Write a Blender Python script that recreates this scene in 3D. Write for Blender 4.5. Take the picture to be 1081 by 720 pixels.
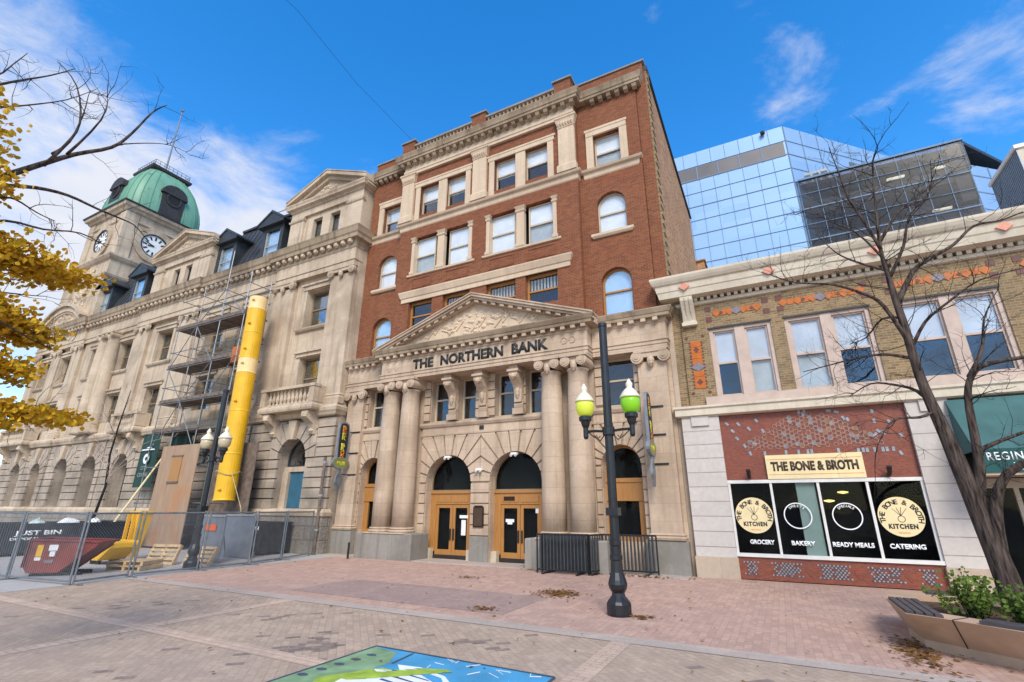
import bpy, bmesh, math, random
from mathutils import Vector, Matrix
from math import radians as RAD, sin, cos, pi
random.seed(7)
for o in list(bpy.data.objects): bpy.data.objects.remove(o)
S = bpy.context.scene
C = S.collection
# ---------------------------------------------------------------- camera
CP, CY, CR = RAD(18.9666), RAD(27.7579), RAD(.27024)
F = Vector((-sin(CY)*cos(CP), cos(CY)*cos(CP), sin(CP)))
R0 = Vector((cos(CY), sin(CY), 0)); U0 = R0.cross(F)
R1 = cos(CR)*R0 + sin(CR)*U0; U1 = -sin(CR)*R0 + cos(CR)*U0
cam = bpy.data.objects.new('camera', bpy.data.cameras.new('camera')); C.objects.link(cam)
m = Matrix((R1, U1, -F)).transposed().to_4x4(); m.translation = (0, 0, 2.05)
cam.matrix_world = m
cam.data.sensor_width = 36; cam.data.lens = 512.016*36/1081
cam.data.clip_end = 3000; cam.data.clip_start = .05
S.camera = cam
# ---------------------------------------------------------------- exposure, sun, sky
S.view_settings.view_transform = 'Standard'; S.view_settings.look = 'None'
S.view_settings.exposure = 0.56; S.view_settings.gamma = 1
S.view_settings.use_curve_mapping = False
SUN_EL, SUN_ROT = RAD(42), RAD(150)
sd = Vector((sin(SUN_ROT)*cos(SUN_EL), cos(SUN_ROT)*cos(SUN_EL), sin(SUN_EL)))
sun = bpy.data.objects.new('sun', bpy.data.lights.new('sun', 'SUN')); C.objects.link(sun)
sun.data.energy = 2.5; sun.data.angle = RAD(24); sun.data.color = (1, .93, .82)
sun.rotation_euler = sd.to_track_quat('Z', 'Y').to_euler(); sun.location = (0, 0, 60)
W = bpy.data.worlds.new('World'); S.world = W; W.use_nodes = True
nt = W.node_tree; N = nt.nodes; L = nt.links; N.clear()
def nn(t, nodes=None, **k):
    n = (nodes or N).new(t)
    for a, b in k.items(): setattr(n, a, b)
    return n
out = nn('ShaderNodeOutputWorld'); bg = nn('ShaderNodeBackground'); bg.inputs[1].default_value = .1
L.new(bg.outputs[0], out.inputs[0])
sky = nn('ShaderNodeTexSky', sky_type='NISHITA', sun_disc=False, sun_elevation=SUN_EL, sun_rotation=SUN_ROT)
sky.air_density = 1.0; sky.dust_density = .3; sky.ozone_density = 2.0
hs = nn('ShaderNodeHueSaturation'); hs.inputs['Saturation'].default_value = 1.40; hs.inputs['Value'].default_value = 2.25
hs.inputs['Hue'].default_value = .502
L.new(sky.outputs[0], hs.inputs['Color'])
tc = nn('ShaderNodeTexCoord')
def dotblob(d, a, b, amp):
    v = nn('ShaderNodeVectorMath', operation='DOT_PRODUCT'); L.new(tc.outputs['Generated'], v.inputs[0]); v.inputs[1].default_value = Vector(d).normalized()
    r = nn('ShaderNodeMapRange', interpolation_type='SMOOTHSTEP'); L.new(v.outputs['Value'], r.inputs[0])
    r.inputs[1].default_value = a; r.inputs[2].default_value = b; r.inputs[3].default_value = 0; r.inputs[4].default_value = amp
    return r.outputs[0]
def pixdir(x, y): return R1*((x-540.5)/512) - U1*((y-360)/512) + F
mp = nn('ShaderNodeMapping'); mp.inputs['Scale'].default_value = (1.5, 1.5, 3.2); mp.inputs['Rotation'].default_value = (.3, .9, .2)
L.new(tc.outputs['Generated'], mp.inputs[0])
n1 = nn('ShaderNodeTexNoise'); n1.inputs['Scale'].default_value = 3.2; n1.inputs['Detail'].default_value = 9; n1.inputs['Roughness'].default_value = .62
n1.inputs['Distortion'].default_value = .35
L.new(mp.outputs[0], n1.inputs[0])
acc = n1.outputs[0]
def add(a, b):
    q = nn('ShaderNodeMath', operation='ADD'); L.new(a, q.inputs[0])
    if isinstance(b, float): q.inputs[1].default_value = b
    else: L.new(b, q.inputs[1])
    return q.outputs[0]
for (x, y), a, b, amp in [((60, 260), .89, .985, .32), ((-20, 110), .95, .99, .10), ((230, 300), .96, .995, .16), ((560, 190), .95, .998, -.06), ((850, 85), .985, .999, .09), ((1085, 60), .992, .9995, .16),
                          ((985, 125), .996, .9998, .10), ((370, 55), .99, .999, .1), ((520, 20), .95, .995, -.14), ((250, 40), .96, .998, -.14), ((60, -10), .96, .998, -.16)]:
    acc = add(acc, dotblob(pixdir(x, y), a, b, amp))
acc = add(acc, dotblob((0.1, -1, .35), -.1, .5, .3))       # unseen bright cloud added behind the camera as neutral fill light
cr = nn('ShaderNodeMapRange', interpolation_type='SMOOTHSTEP'); L.new(acc, cr.inputs[0])
cr.inputs[1].default_value = .58; cr.inputs[2].default_value = .98
n2 = nn('ShaderNodeTexNoise'); n2.inputs['Scale'].default_value = 7; n2.inputs['Detail'].default_value = 6; L.new(mp.outputs[0], n2.inputs[0])
cc = nn('ShaderNodeMix', data_type='RGBA'); L.new(n2.outputs[0], cc.inputs[0])
cc.inputs[6].default_value = (5.0, 5.4, 6.4, 1); cc.inputs[7].default_value = (6.2, 6.25, 6.6, 1)
mx = nn('ShaderNodeMix', data_type='RGBA'); L.new(cr.outputs[0], mx.inputs[0]); L.new(hs.outputs[0], mx.inputs[6]); L.new(cc.outputs[2], mx.inputs[7])
L.new(mx.outputs[2], bg.inputs[0])
# ---------------------------------------------------------------- materials
M = {}
def base(name, rough=.7, metal=0, spec=.4):
    m = bpy.data.materials.new(name); m.use_nodes = True
    b = m.node_tree.nodes['Principled BSDF']; b.inputs['Roughness'].default_value = rough
    b.inputs['Metallic'].default_value = metal; b.inputs['Specular IOR Level'].default_value = spec
    M[name] = m; return m, m.node_tree, b
def noise(t, sc, det=5, vec=None, dist=0):
    n = t.nodes.new('ShaderNodeTexNoise'); n.inputs['Scale'].default_value = sc; n.inputs['Detail'].default_value = det; n.inputs['Distortion'].default_value = dist
    if vec: t.links.new(vec, n.inputs[0])
    return n.outputs[0]
def mapr(t, v, a, b, c=0, d=1):
    r = t.nodes.new('ShaderNodeMapRange'); t.links.new(v, r.inputs[0])
    for i, q in enumerate((a, b, c, d)): r.inputs[i+1].default_value = q
    return r.outputs[0]
def mix(t, f, a, b, blend='MIX'):
    n = t.nodes.new('ShaderNodeMix'); n.data_type = 'RGBA'; n.blend_type = blend
    for i, v in ((0, f), (6, a), (7, b)):
        if isinstance(v, (int, float)): n.inputs[i].default_value = v
        elif isinstance(v, tuple): n.inputs[i].default_value = (*v, 1)[:4]
        else: t.links.new(v, n.inputs[i])
    return n.outputs[2]
def pos(t):
    return t.nodes.new('ShaderNodeNewGeometry').outputs['Position']
def obc(t):
    return t.nodes.new('ShaderNodeTexCoord').outputs['Object']
def wallvec(t, flat=False):
    g = pos(t); s = t.nodes.new('ShaderNodeSeparateXYZ'); t.links.new(g, s.inputs[0])
    a = t.nodes.new('ShaderNodeMath'); t.links.new(s.outputs[0], a.inputs[0]); t.links.new(s.outputs[1], a.inputs[1])
    c = t.nodes.new('ShaderNodeCombineXYZ')
    t.links.new(a.outputs[0], c.inputs[0]); t.links.new(s.outputs[2], c.inputs[1])
    return c.outputs[0]
def bump(t, b, h, st=.3, d=.02):
    n = t.nodes.new('ShaderNodeBump'); n.inputs['Strength'].default_value = st; n.inputs['Distance'].default_value = d
    t.links.new(h, n.inputs['Height']); t.links.new(n.outputs[0], b.inputs['Normal'])
def simple(name, col, rough=.6, metal=0, var=.25, sc=3, spec=.4, bmp=0):
    m, t, b = base(name, rough, metal, spec)
    v = obc(t); n = noise(t, sc, 6, v)
    lo = tuple(c*(1-var) for c in col); hi = tuple(min(1, c*(1+var)) for c in col)
    t.links.new(mix(t, mapr(t, n, .3, .7), lo, hi), b.inputs['Base Color'])
    if bmp: bump(t, b, noise(t, sc*8, 4, v), bmp, .01)
    return m
def stone(name, c1, c2, bw=.9, bh=.45, joint=.012, jc=(.16, .13, .1), grime=(.2, .165, .13), gam=.5, bmp=.25, big=.35):
    m, t, b = base(name, .85, 0, .25)
    v = wallvec(t); p = pos(t)
    br = t.nodes.new('ShaderNodeTexBrick'); t.links.new(v, br.inputs[0])
    br.inputs['Scale'].default_value = 1; br.inputs['Brick Width'].default_value = bw; br.inputs['Row Height'].default_value = bh
    br.inputs['Mortar Size'].default_value = joint; br.inputs['Mortar Smooth'].default_value = .2; br.inputs['Bias'].default_value = 0
    br.inputs['Color1'].default_value = (*c1, 1); br.inputs['Color2'].default_value = (*c2, 1); br.inputs['Mortar'].default_value = (*jc, 1)
    n1 = noise(t, .45, 8, p, .4); n2 = noise(t, 9, 8, p); n3 = noise(t, 2.2, 6, p, .8)
    st = t.nodes.new('ShaderNodeMapping'); st.inputs['Scale'].default_value = (1.6, 1.6, .12); t.links.new(p, st.inputs[0])
    n4 = noise(t, 2.2, 6, st.outputs[0])
    col = mix(t, mapr(t, n1, .47, .66, 0, gam), br.outputs[0], grime)
    col = mix(t, mapr(t, n4, .5, .7, 0, gam), col, grime)
    col = mix(t, mapr(t, n3, .55, .8, 0, .35), col, tuple(min(1, c*1.25) for c in c1))
    col = mix(t, mapr(t, n2, .35, .7, 0, .22), col, tuple(c*.6 for c in c2))
    t.links.new(col, b.inputs['Base Color'])
    h = t.nodes.new('ShaderNodeMath'); h.operation = 'MULTIPLY_ADD'; t.links.new(n2, h.inputs[0]); h.inputs[1].default_value = big
    sub = t.nodes.new('ShaderNodeMath'); sub.operation = 'SUBTRACT'; sub.inputs[0].default_value = 1; t.links.new(br.outputs['Fac'], sub.inputs[1])
    t.links.new(sub.outputs[0], h.inputs[2]); bump(t, b, h.outputs[0], bmp, .02)
    return m
def brick(name, c1, c2, mort, bw=.22, bh=.075, ms=.008, grime=(.1, .06, .045), gam=.35):
    return stone(name, c1, c2, bw, bh, ms, mort, grime, gam, .35, .15)
stone('bank_stone', (.565, .435, .32), (.50, .38, .275), 1.1, .55, .005, (.3, .22, .165), (.27, .19, .13), .5)
stone('bank_upper_stone', (.64, .50, .36), (.59, .45, .32), 1.4, 3.3, .004, (.4, .3, .22), (.38, .29, .21), .35)
stone('plinth_stone', (.30, .275, .24), (.26, .24, .215), 1.6, 1.3, .008, (.15, .13, .11), (.17, .15, .125), .6)
stone('office_stone', (.585, .47, .35), (.515, .41, .30), 1.3, .6, .004, (.40, .32, .24), (.26, .19, .13), .6)
stone('office_block_stone', (.49, .40, .315), (.38, .31, .245), 1.1, .46, .004, (.2, .17, .14), (.2, .165, .13), .7, .4)
stone('rough_stone', (.36, .31, .26), (.27, .24, .2), .95, .6, .02, (.12, .1, .08), (.16, .14, .12), .6, 1.0, 3.0)
stone('weathered_shaded_stone', (.42, .325, .225), (.35, .265, .18), 1.3, 2.6, .004, (.25, .19, .13), (.17, .12, .08), .8)  # brown dirty cornice stone; shade of the undersides is also put into the colour
stone('pale_tile', (.58, .53, .48), (.55, .50, .455), 99, .455, .014, (.26, .22, .2), (.5, .45, .41), .3)
stone('tan_block', (.5, .4, .3), (.47, .37, .28), 1.5, .7, .005, (.3, .24, .18), (.3, .23, .17), .4)
stone('cream_stucco', (.66, .58, .46), (.63, .55, .43), 1.6, 9, .002, (.4, .33, .25), (.4, .33, .24), .3)
brick('red_brick', (.265, .092, .038), (.155, .05, .023), (.25, .14, .09), gam=.3, grime=(.2, .055, .03))
brick('tan_brick', (.33, .22, .11), (.18, .115, .055), (.36, .29, .2), .22, .08, .009, (.2, .16, .1), .3)
brick('common_brick', (.52, .26, .115), (.2, .075, .035), (.44, .32, .2), .36, .115, .02, (.30, .14, .07), .4)
# panels with mottled glazed brick-tile colours
m, t, b = base('red_tile', .45); v = wallvec(t)
br = t.nodes.new('ShaderNodeTexBrick'); t.links.new(v, br.inputs[0]); br.inputs['Scale'].default_value = 1; br.inputs['Brick Width'].default_value = .09; br.inputs['Row Height'].default_value = .045
br.inputs['Mortar Size'].default_value = .004; br.inputs['Color1'].default_value = (.28, .068, .03, 1); br.inputs['Color2'].default_value = (.19, .042, .025, 1); br.inputs['Mortar'].default_value = (.2, .1, .07, 1)
t.links.new(mix(t, mapr(t, noise(t, 3, 6, pos(t)), .45, .75, 0, .5), br.outputs[0], (.16, .06, .05)), b.inputs['Base Color'])
# ground surfaces
def paver(name, c1, c2, jc, bw, bh, stain, rot=0, sc=.35):
    m, t, b = base(name, .85, 0, .25); p = pos(t)
    mpn = t.nodes.new('ShaderNodeMapping'); mpn.inputs['Rotation'].default_value = (0, 0, rot); t.links.new(p, mpn.inputs[0])
    br = t.nodes.new('ShaderNodeTexBrick'); t.links.new(mpn.outputs[0], br.inputs[0]); br.inputs['Scale'].default_value = 1
    br.inputs['Brick Width'].default_value = bw; br.inputs['Row Height'].default_value = bh; br.inputs['Mortar Size'].default_value = .007
    br.inputs['Color1'].default_value = (*c1, 1); br.inputs['Color2'].default_value = (*c2, 1); br.inputs['Mortar'].default_value = (*jc, 1)
    n1 = noise(t, sc, 8, p, .5); n2 = noise(t, 1.7, 8, p, .3); n3 = noise(t, 14, 6, p); n4 = noise(t, 5, 3, p, 1.2)
    col = mix(t, mapr(t, n1, .4, .7, 0, .55), br.outputs[0], stain)
    col = mix(t, mapr(t, n2, .5, .75, 0, .5), col, tuple(c*1.22 for c in c1))
    col = mix(t, mapr(t, n3, .4, .75, 0, .35), col, tuple(c*.55 for c in c2))
    col = mix(t, mapr(t, n4, .70, .76, 0, .55), col, tuple(c*.4 for c in c2))
    t.links.new(col, b.inputs['Base Color'])
    bump(t, b, n3, .25, .01)
    return m
paver('road_brick', (.48, .365, .27), (.375, .28, .21), (.31, .24, .195), .24, .12, (.37, .29, .24), .785)
paver('pink_brick', (.53, .355, .275), (.42, .265, .205), (.36, .25, .215), .24, .12, (.40, .29, .25), 1.5708)
paver('slate_brick', (.37, .265, .235), (.30, .21, .185), (.27, .2, .18), .24, .12, (.38, .27, .235), 1.5708)
paver('band_brick', (.60, .44, .33), (.52, .38, .29), (.3, .23, .19), .24, .12, (.36, .28, .235))
paver('kerb_concrete', (.47, .39, .335), (.43, .355, .305), (.34, .28, .24), 1.5, .6, (.33, .285, .26))
paver('site_concrete', (.43, .41, .39), (.40, .38, .365), (.28, .26, .25), 3.1, 3.1, (.34, .32, .3))
paver('far_ground', (.3, .27, .25), (.28, .25, .23), (.2, .18, .17), 4, 4, (.25, .23, .21))
simple('black_paint', (.012, .013, .016), .35, 0, .3, 6, .5)
simple('black_matt', (.02, .02, .022), .7)
simple('lamp_white', (.72, .66, .52), .35, 0, .1)
def globe(name, col, em, st):
    m, t, b = base(name, .25); b.inputs['Base Color'].default_value = (*col, 1); b.inputs['Emission Color'].default_value = (*em, 1); b.inputs['Emission Strength'].default_value = st
globe('lime_globe', (.55, .58, .06), (.6, .75, .05), .16); globe('green_globe', (.2, .45, .02), (.2, .7, .0), .14)
globe('cream_globe', (.5, .42, .28), (0, 0, 0), 0)
simple('oak', (.36, .155, .045), .42, 0, .3, 5, .5)
m, t, b = base('oak_panel', .4); v = t.nodes.new('ShaderNodeMapping'); v.inputs['Scale'].default_value = (9, 9, .9); t.links.new(pos(t), v.inputs[0])
t.links.new(mix(t, noise(t, 2.5, 6, v.outputs[0]), (.27, .115, .028), (.48, .235, .07)), b.inputs['Base Color']); M['oak'] = m
simple('brown_frame', (.24, .17, .1), .5, 0, .15); simple('cream_frame', (.5, .42, .31), .55, 0, .1)
simple('mauve_frame', (.5, .385, .32), .6, 0, .1); simple('grey_frame', (.3, .3, .3), .4, 0, .1)
simple('white_frame', (.7, .68, .64), .45, 0, .08)
simple('dark_frame', (.03, .035, .04), .5); simple('blind', (.88, .88, .87), .8, 0, .08, 2); simple('grey_blind', (.5, .53, .52), .8, 0, .15, 2)
simple('pale_blind', (.62, .64, .66), .8, 0, .12, 1.5); simple('interior', (.012, .012, .013), .9); simple('curtain', (.5, .5, .47), .8, 0, .2, 14); simple('pale_green', (.45, .58, .52), .6, 0, .06)
simple('blue_board', (.03, .11, .17), .7, 0, .2, 2); simple('plaque', (.045, .02, .012), .35, .5, .2)
simple('lettering_black', (.018, .018, .018), .5); simple('lettering_white', (.85, .85, .85), .5, 0, .03)
simple('sign_cream', (.78, .64, .36), .5, 0, .06); simple('sign_brown', (.06, .035, .02), .5)
simple('copper_green', (.17, .36, .25), .6, 0, .22, .9); simple('copper_dark', (.035, .03, .028), .6, 0, .3, 3)
m, t, b = base('copper_green', .5); p = pos(t); st = t.nodes.new('ShaderNodeMapping'); st.inputs['Scale'].default_value = (1, 1, .25); t.links.new(p, st.inputs[0])
c = mix(t, noise(t, 1.1, 7, st.outputs[0]), (.07, .21, .13), (.22, .42, .29)); c = mix(t, mapr(t, noise(t, 2.5, 5, st.outputs[0]), .6, .75, 0, .8), c, (.06, .13, .09)); t.links.new(c, b.inputs['Base Color'])
simple('slate_roof', (.035, .038, .044), .5, 0, .3, 1.2, .4); simple('clock_white', (.75, .74, .7), .5, 0, .05)
simple('galvanised', (.20, .22, .24), .45, .5, .2, 5); simple('steel_tube', (.26, .27, .28), .45, .6, .2, 5); simple('rail_grey', (.045, .05, .055), .5, .4, .25, 5)
simple('plank', (.16, .12, .095), .8, 0, .35, 4); simple('pallet_wood', (.52, .36, .19), .75, 0, .3, 6)
m, t, b = base('hoarding_wood', .7); v = t.nodes.new('ShaderNodeMapping'); v.inputs['Scale'].default_value = (5, 5, .5); t.links.new(pos(t), v.inputs[0])
c = mix(t, noise(t, 1.5, 7, v.outputs[0]), (.25, .15, .085), (.46, .32, .215)); c = mix(t, mapr(t, noise(t, .9, 4, pos(t)), .5, .7, 0, .7), c, (.4, .17, .065)); t.links.new(c, b.inputs['Base Color'])
simple('chute_yellow', (.72, .40, .012), .42, 0, .1, 2); simple('chute_peach', (.8, .56, .26), .45, 0, .08, 3); simple('yellow_paint', (.75, .42, .01), .45, 0, .12, 3)
simple('maroon_paint', (.20, .032, .022), .5, 0, .35, 3); simple('skip_black', (.012, .016, .022), .4, 0, .3, 3)
simple('banner_green', (.012, .045, .035), .7, 0, .2, 2); simple('awning_teal', (.04, .115, .115), .75, 0, .22, 1.5); simple('awning_dark', (.01, .075, .07), .7, 0, .15, 2)
simple('orange_tile', (.46, .12, .012), .4, 0, .15, 8); simple('tile_brown', (.13, .045, .035), .45, 0, .2, 8); simple('tile_grey', (.2, .17, .19), .45, 0, .15, 9)
simple('coral_tile', (.62, .26, .17), .45, 0, .12, 9); simple('tile_blue', (.28, .32, .35), .4, 0, .25, 14); simple('tile_dark', (.1, .07, .08), .45, 0, .3, 14); simple('tile_ochre', (.3, .22, .11), .45, 0, .3, 14)
simple('tarp_grey', (.18, .20, .23), .6, 0, .15, 3); simple('orange_plastic', (.8, .12, .02), .5, 0, .05); simple('white_plastic', (.75, .76, .76), .5, 0, .06, 6)
simple('soil', (.10, .065, .045), .95, 0, .45, 9, .1, .8); simple('planter_concrete', (.46, .32, .22), .8, 0, .14, 2.5, .2, .35); simple('bench_slat', (.07, .062, .066), .6, 0, .3, 7)
simple('sheet_metal', (.22, .24, .26), .4, .3, .12, 1); simple('rope', (.45, .37, .2), .8)
simple('neon_yellow', (.7, .62, .05), .4); simple('sign_orange', (.7, .25, .02), .4); simple('sign_green', (.22, .24, .05), .4)
simple('mural_blue', (.06, .30, .52), .75, 0, .25, 1.6); simple('mural_white', (.72, .75, .78), .75, 0, .1, 3); simple('mural_green', (.19, .31, .17), .75, 0, .35, 3); simple('mural_lime', (.30, .42, .05), .75, 0, .3, 5)
simple('mural_dark', (.06, .08, .12), .75, 0, .2); simple('mural_pink', (.65, .2, .36), .75, 0, .2); simple('mural_navy', (.03, .1, .22), .75)
m, t, b = base('bark', .9, 0, .1); v = t.nodes.new('ShaderNodeMapping'); v.inputs['Scale'].default_value = (14, 14, 2.2); t.links.new(obc(t), v.inputs[0]); n = noise(t, 1.6, 8, v.outputs[0])
t.links.new(mix(t, mapr(t, n, .35, .65), (.03, .022, .019), (.12, .09, .075)), b.inputs['Base Color']); bump(t, b, n, 1, .04)
simple('twig', (.012, .008, .008), .85)
def leaf(name, a, c):
    m, t, b = base(name, .6, 0, .3); g = t.nodes.new('ShaderNodeObjectInfo'); n = noise(t, 3.5, 4, pos(t)); n2 = noise(t, 28, 2, pos(t))
    col = mix(t, mapr(t, n, .35, .65), a, c); col = mix(t, mapr(t, n2, .4, .7, 0, .6), col, tuple(x*.55 for x in a)); col = mix(t, mapr(t, noise(t, 12, 2, pos(t)), .5, .62, 0, .55), col, (a[0]*.75, a[1]*1.25, a[2]))
    t.links.new(col, b.inputs['Base Color'])
    tr = t.nodes.new('ShaderNodeBsdfTranslucent'); t.links.new(col, tr.inputs[0]); ms = t.nodes.new('ShaderNodeMixShader'); ms.inputs[0].default_value = .35
    t.links.new(b.outputs[0], ms.inputs[1]); t.links.new(tr.outputs[0], ms.inputs[2]); t.links.new(ms.outputs[0], t.nodes['Material Output'].inputs[0])
leaf('yellow_leaf', (.50, .24, .012), (.88, .56, .03)); leaf('shrub_leaf', (.08, .14, .02), (.24, .31, .05)); leaf('dead_leaf', (.22, .10, .03), (.36, .19, .06))
def glassmat(name, tint, refl, mn=.12, mxr=.75, rough=.02):
    m, t, b = base(name); t.nodes.remove(b)
    tr = t.nodes.new('ShaderNodeBsdfTransparent'); tr.inputs[0].default_value = (*tint, 1); gl = t.nodes.new('ShaderNodeBsdfGlossy'); gl.inputs[0].default_value = (*refl, 1); gl.inputs['Roughness'].default_value = rough
    lw = t.nodes.new('ShaderNodeLayerWeight'); lw.inputs[0].default_value = .22
    # slightly wavy old panes
    bp = t.nodes.new('ShaderNodeBump'); bp.inputs['Strength'].default_value = .12; bp.inputs['Distance'].default_value = .05; t.links.new(noise(t, .9, 2, pos(t)), bp.inputs['Height']); t.links.new(bp.outputs[0], gl.inputs['Normal'])
    ms = t.nodes.new('ShaderNodeMixShader'); t.links.new(mapr(t, lw.outputs['Fresnel'], 0, 1, mn, mxr), ms.inputs[0]); t.links.new(tr.outputs[0], ms.inputs[1]); t.links.new(gl.outputs[0], ms.inputs[2])
    t.links.new(ms.outputs[0], t.nodes['Material Output'].inputs[0])
glassmat('glass', (.96, .97, .98), (.9, .95, 1), .045, .6); glassmat('shop_glass', (.8, .82, .82), (.8, .85, .9), .004, .12); glassmat('office_dark_glass', (.62, .62, .62), (.6, .6, .6), .05, .3, .2)
glassmat('bright_glass', (.85, .92, .97), (.9, .96, 1), .12, .6)
m, t, b = base('curtain_wall', .55, .3); n = t.nodes.new('ShaderNodeTexBrick'); t.links.new(wallvec(t), n.inputs[0]); n.offset = 0; n.inputs['Scale'].default_value = 1; n.inputs['Brick Width'].default_value = 3; n.inputs['Row Height'].default_value = 2.1
n.inputs['Mortar Size'].default_value = 0; n.inputs['Color1'].default_value = (.235, .385, .60, 1); n.inputs['Color2'].default_value = (.27, .42, .64, 1); t.links.new(n.outputs[0], b.inputs['Base Color'])
bump(t, b, noise(t, .25, 2, pos(t)), .05, .2)
simple('mullion', (.16, .24, .35), .7, 0, .1, .2); simple('spandrel_dark', (.17, .155, .15), .3, .2, .15, .3)
m, t, b = base('ceiling_light'); b.inputs['Emission Color'].default_value = (1, .95, .75, 1); b.inputs['Emission Strength'].default_value = 1.3
m, t, b = base('warm_light'); b.inputs['Emission Color'].default_value = (1, .75, .2, 1); b.inputs['Emission Strength'].default_value = 1.6
# ---------------------------------------------------------------- geometry helpers
class MB:
    def __init__(s): s.v = []; s.f = []
    def add(s, vs, fs):
        o = len(s.v); s.v += [tuple(v) for v in vs]; s.f += [tuple(i+o for i in f) for f in fs]; return s
    def box(s, x0, x1, y0, y1, z0, z1):
        return s.add([(x0,y0,z0),(x1,y0,z0),(x1,y1,z0),(x0,y1,z0),(x0,y0,z1),(x1,y0,z1),(x1,y1,z1),(x0,y1,z1)],
                     [(3,2,1,0),(4,5,6,7),(0,1,5,4),(1,2,6,5),(2,3,7,6),(3,0,4,7)])
    def prism(s, pts, y0, y1):            # polygon in XZ (counter-clockwise seen from -Y) extruded along Y
        n = len(pts); vs = [(x, y0, z) for x, z in pts]+[(x, y1, z) for x, z in pts]
        return s.add(vs, [tuple(range(n)), tuple(range(2*n-1, n-1, -1))]+[(i, i+n, (i+1) % n+n, (i+1) % n) for i in range(n)])
    def prismx(s, pts, x0, x1):           # polygon in YZ extruded along X
        n = len(pts); vs = [(x0, y, z) for y, z in pts]+[(x1, y, z) for y, z in pts]
        return s.add(vs, [tuple(range(n)), tuple(range(2*n-1, n-1, -1))]+[(i, i+n, (i+1) % n+n, (i+1) % n) for i in range(n)])
    def prismz(s, pts, z0, z1):
        n = len(pts); vs = [(x, y, z0) for x, y in pts]+[(x, y, z1) for x, y in pts]
        return s.add(vs, [tuple(range(n-1, -1, -1)), tuple(range(n, 2*n))]+[(i, (i+1) % n, (i+1) % n+n, i+n) for i in range(n)])
    def rings(s, x0, x1, yf, yb, prof, back=False):   # moulding that runs round the front and both ends: prof = [(z, projection)]
        n0 = len(s.v); k = len(prof)
        for z, p in prof:
            q = p if back else 0
            s.v += [(x0-p, yf-p, z), (x1+p, yf-p, z), (x1+p, yb+q, z), (x0-p, yb+q, z)]
        for i in range(k-1):
            for j in range(4):
                a = n0+i*4+j; b_ = n0+i*4+(j+1) % 4; s.f.append((a, b_, b_+4, a+4))
        s.f.append((n0+3, n0+2, n0+1, n0)); e = n0+4*(k-1); s.f.append((e, e+1, e+2, e+3)); return s
    def lathe(s, c, prof, n=16, rx=1, ry=1):  # prof = [(r, z)]
        o = len(s.v)
        for r, z in prof:
            for i in range(n):
                a = 2*pi*i/n; s.v.append((c[0]+r*cos(a)*rx, c[1]+r*sin(a)*ry, c[2]+z))
        for j in range(len(prof)-1):
            for i in range(n):
                a = o+j*n+i; b_ = o+j*n+(i+1) % n; s.f.append((a, b_, b_+n, a+n))
        s.f.append(tuple(o+i for i in range(n-1, -1, -1))); e = o+(len(prof)-1)*n; s.f.append(tuple(e+i for i in range(n))); return s
    def tube(s, p, q, r0, r1=None, n=6, caps=True):
        r1 = r0 if r1 is None else r1; p = Vector(p); q = Vector(q); d = (q-p)
        if d.length < 1e-6: return s
        d.normalize(); a = d.orthogonal().normalized(); b_ = d.cross(a); o = len(s.v)
        for c, r in ((p, r0), (q, r1)):
            for i in range(n):
                t_ = 2*pi*i/n; s.v.append(tuple(c+r*(cos(t_)*a+sin(t_)*b_)))
        for i in range(n): s.f.append((o+i, o+(i+1) % n, o+n+(i+1) % n, o+n+i))
        if caps: s.f.append(tuple(o+i for i in range(n-1, -1, -1))); s.f.append(tuple(o+n+i for i in range(n)))
        return s
    def path(s, pts, rad, n=7):           # smooth connected tube with one radius per point
        pts = [Vector(p) for p in pts]; o = len(s.v); a = None
        for i, p in enumerate(pts):
            d = (pts[min(i+1, len(pts)-1)]-pts[max(i-1, 0)]); d = d.normalized() if d.length > 1e-7 else Vector((0, 0, 1))
            a = (a-d*a.dot(d)) if a else d.orthogonal()
            a = a.normalized() if a.length > 1e-6 else d.orthogonal().normalized(); b_ = d.cross(a); r = rad[i]
            for j in range(n):
                t_ = 2*pi*j/n; s.v.append(tuple(p+r*(cos(t_)*a+sin(t_)*b_)))
        for i in range(len(pts)-1):
            for j in range(n):
                q = o+i*n+j; w = o+i*n+(j+1) % n; s.f.append((q, w, w+n, q+n))
        s.f.append(tuple(o+j for j in range(n-1, -1, -1))); e = o+(len(pts)-1)*n; s.f.append(tuple(e+j for j in range(n))); return s
def obj(name, mb, mat, parent=None, smooth=False, kind=None):
    me = bpy.data.meshes.new(name); me.from_pydata(mb.v, [], mb.f)
    o = bpy.data.objects.new(name, me); C.objects.link(o)
    for mm in (mat if isinstance(mat, list) else [mat]): me.materials.append(M[mm])
    if parent:
        o.parent = parent; w = wloc(parent); me.transform(Matrix.Translation(-w))
    if smooth:
        for p in me.polygons: p.use_smooth = True
    bm = bmesh.new(); bm.from_mesh(me); bmesh.ops.recalc_face_normals(bm, faces=bm.faces); bm.to_mesh(me); bm.free()
    if kind: o['kind'] = kind
    return o
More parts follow.
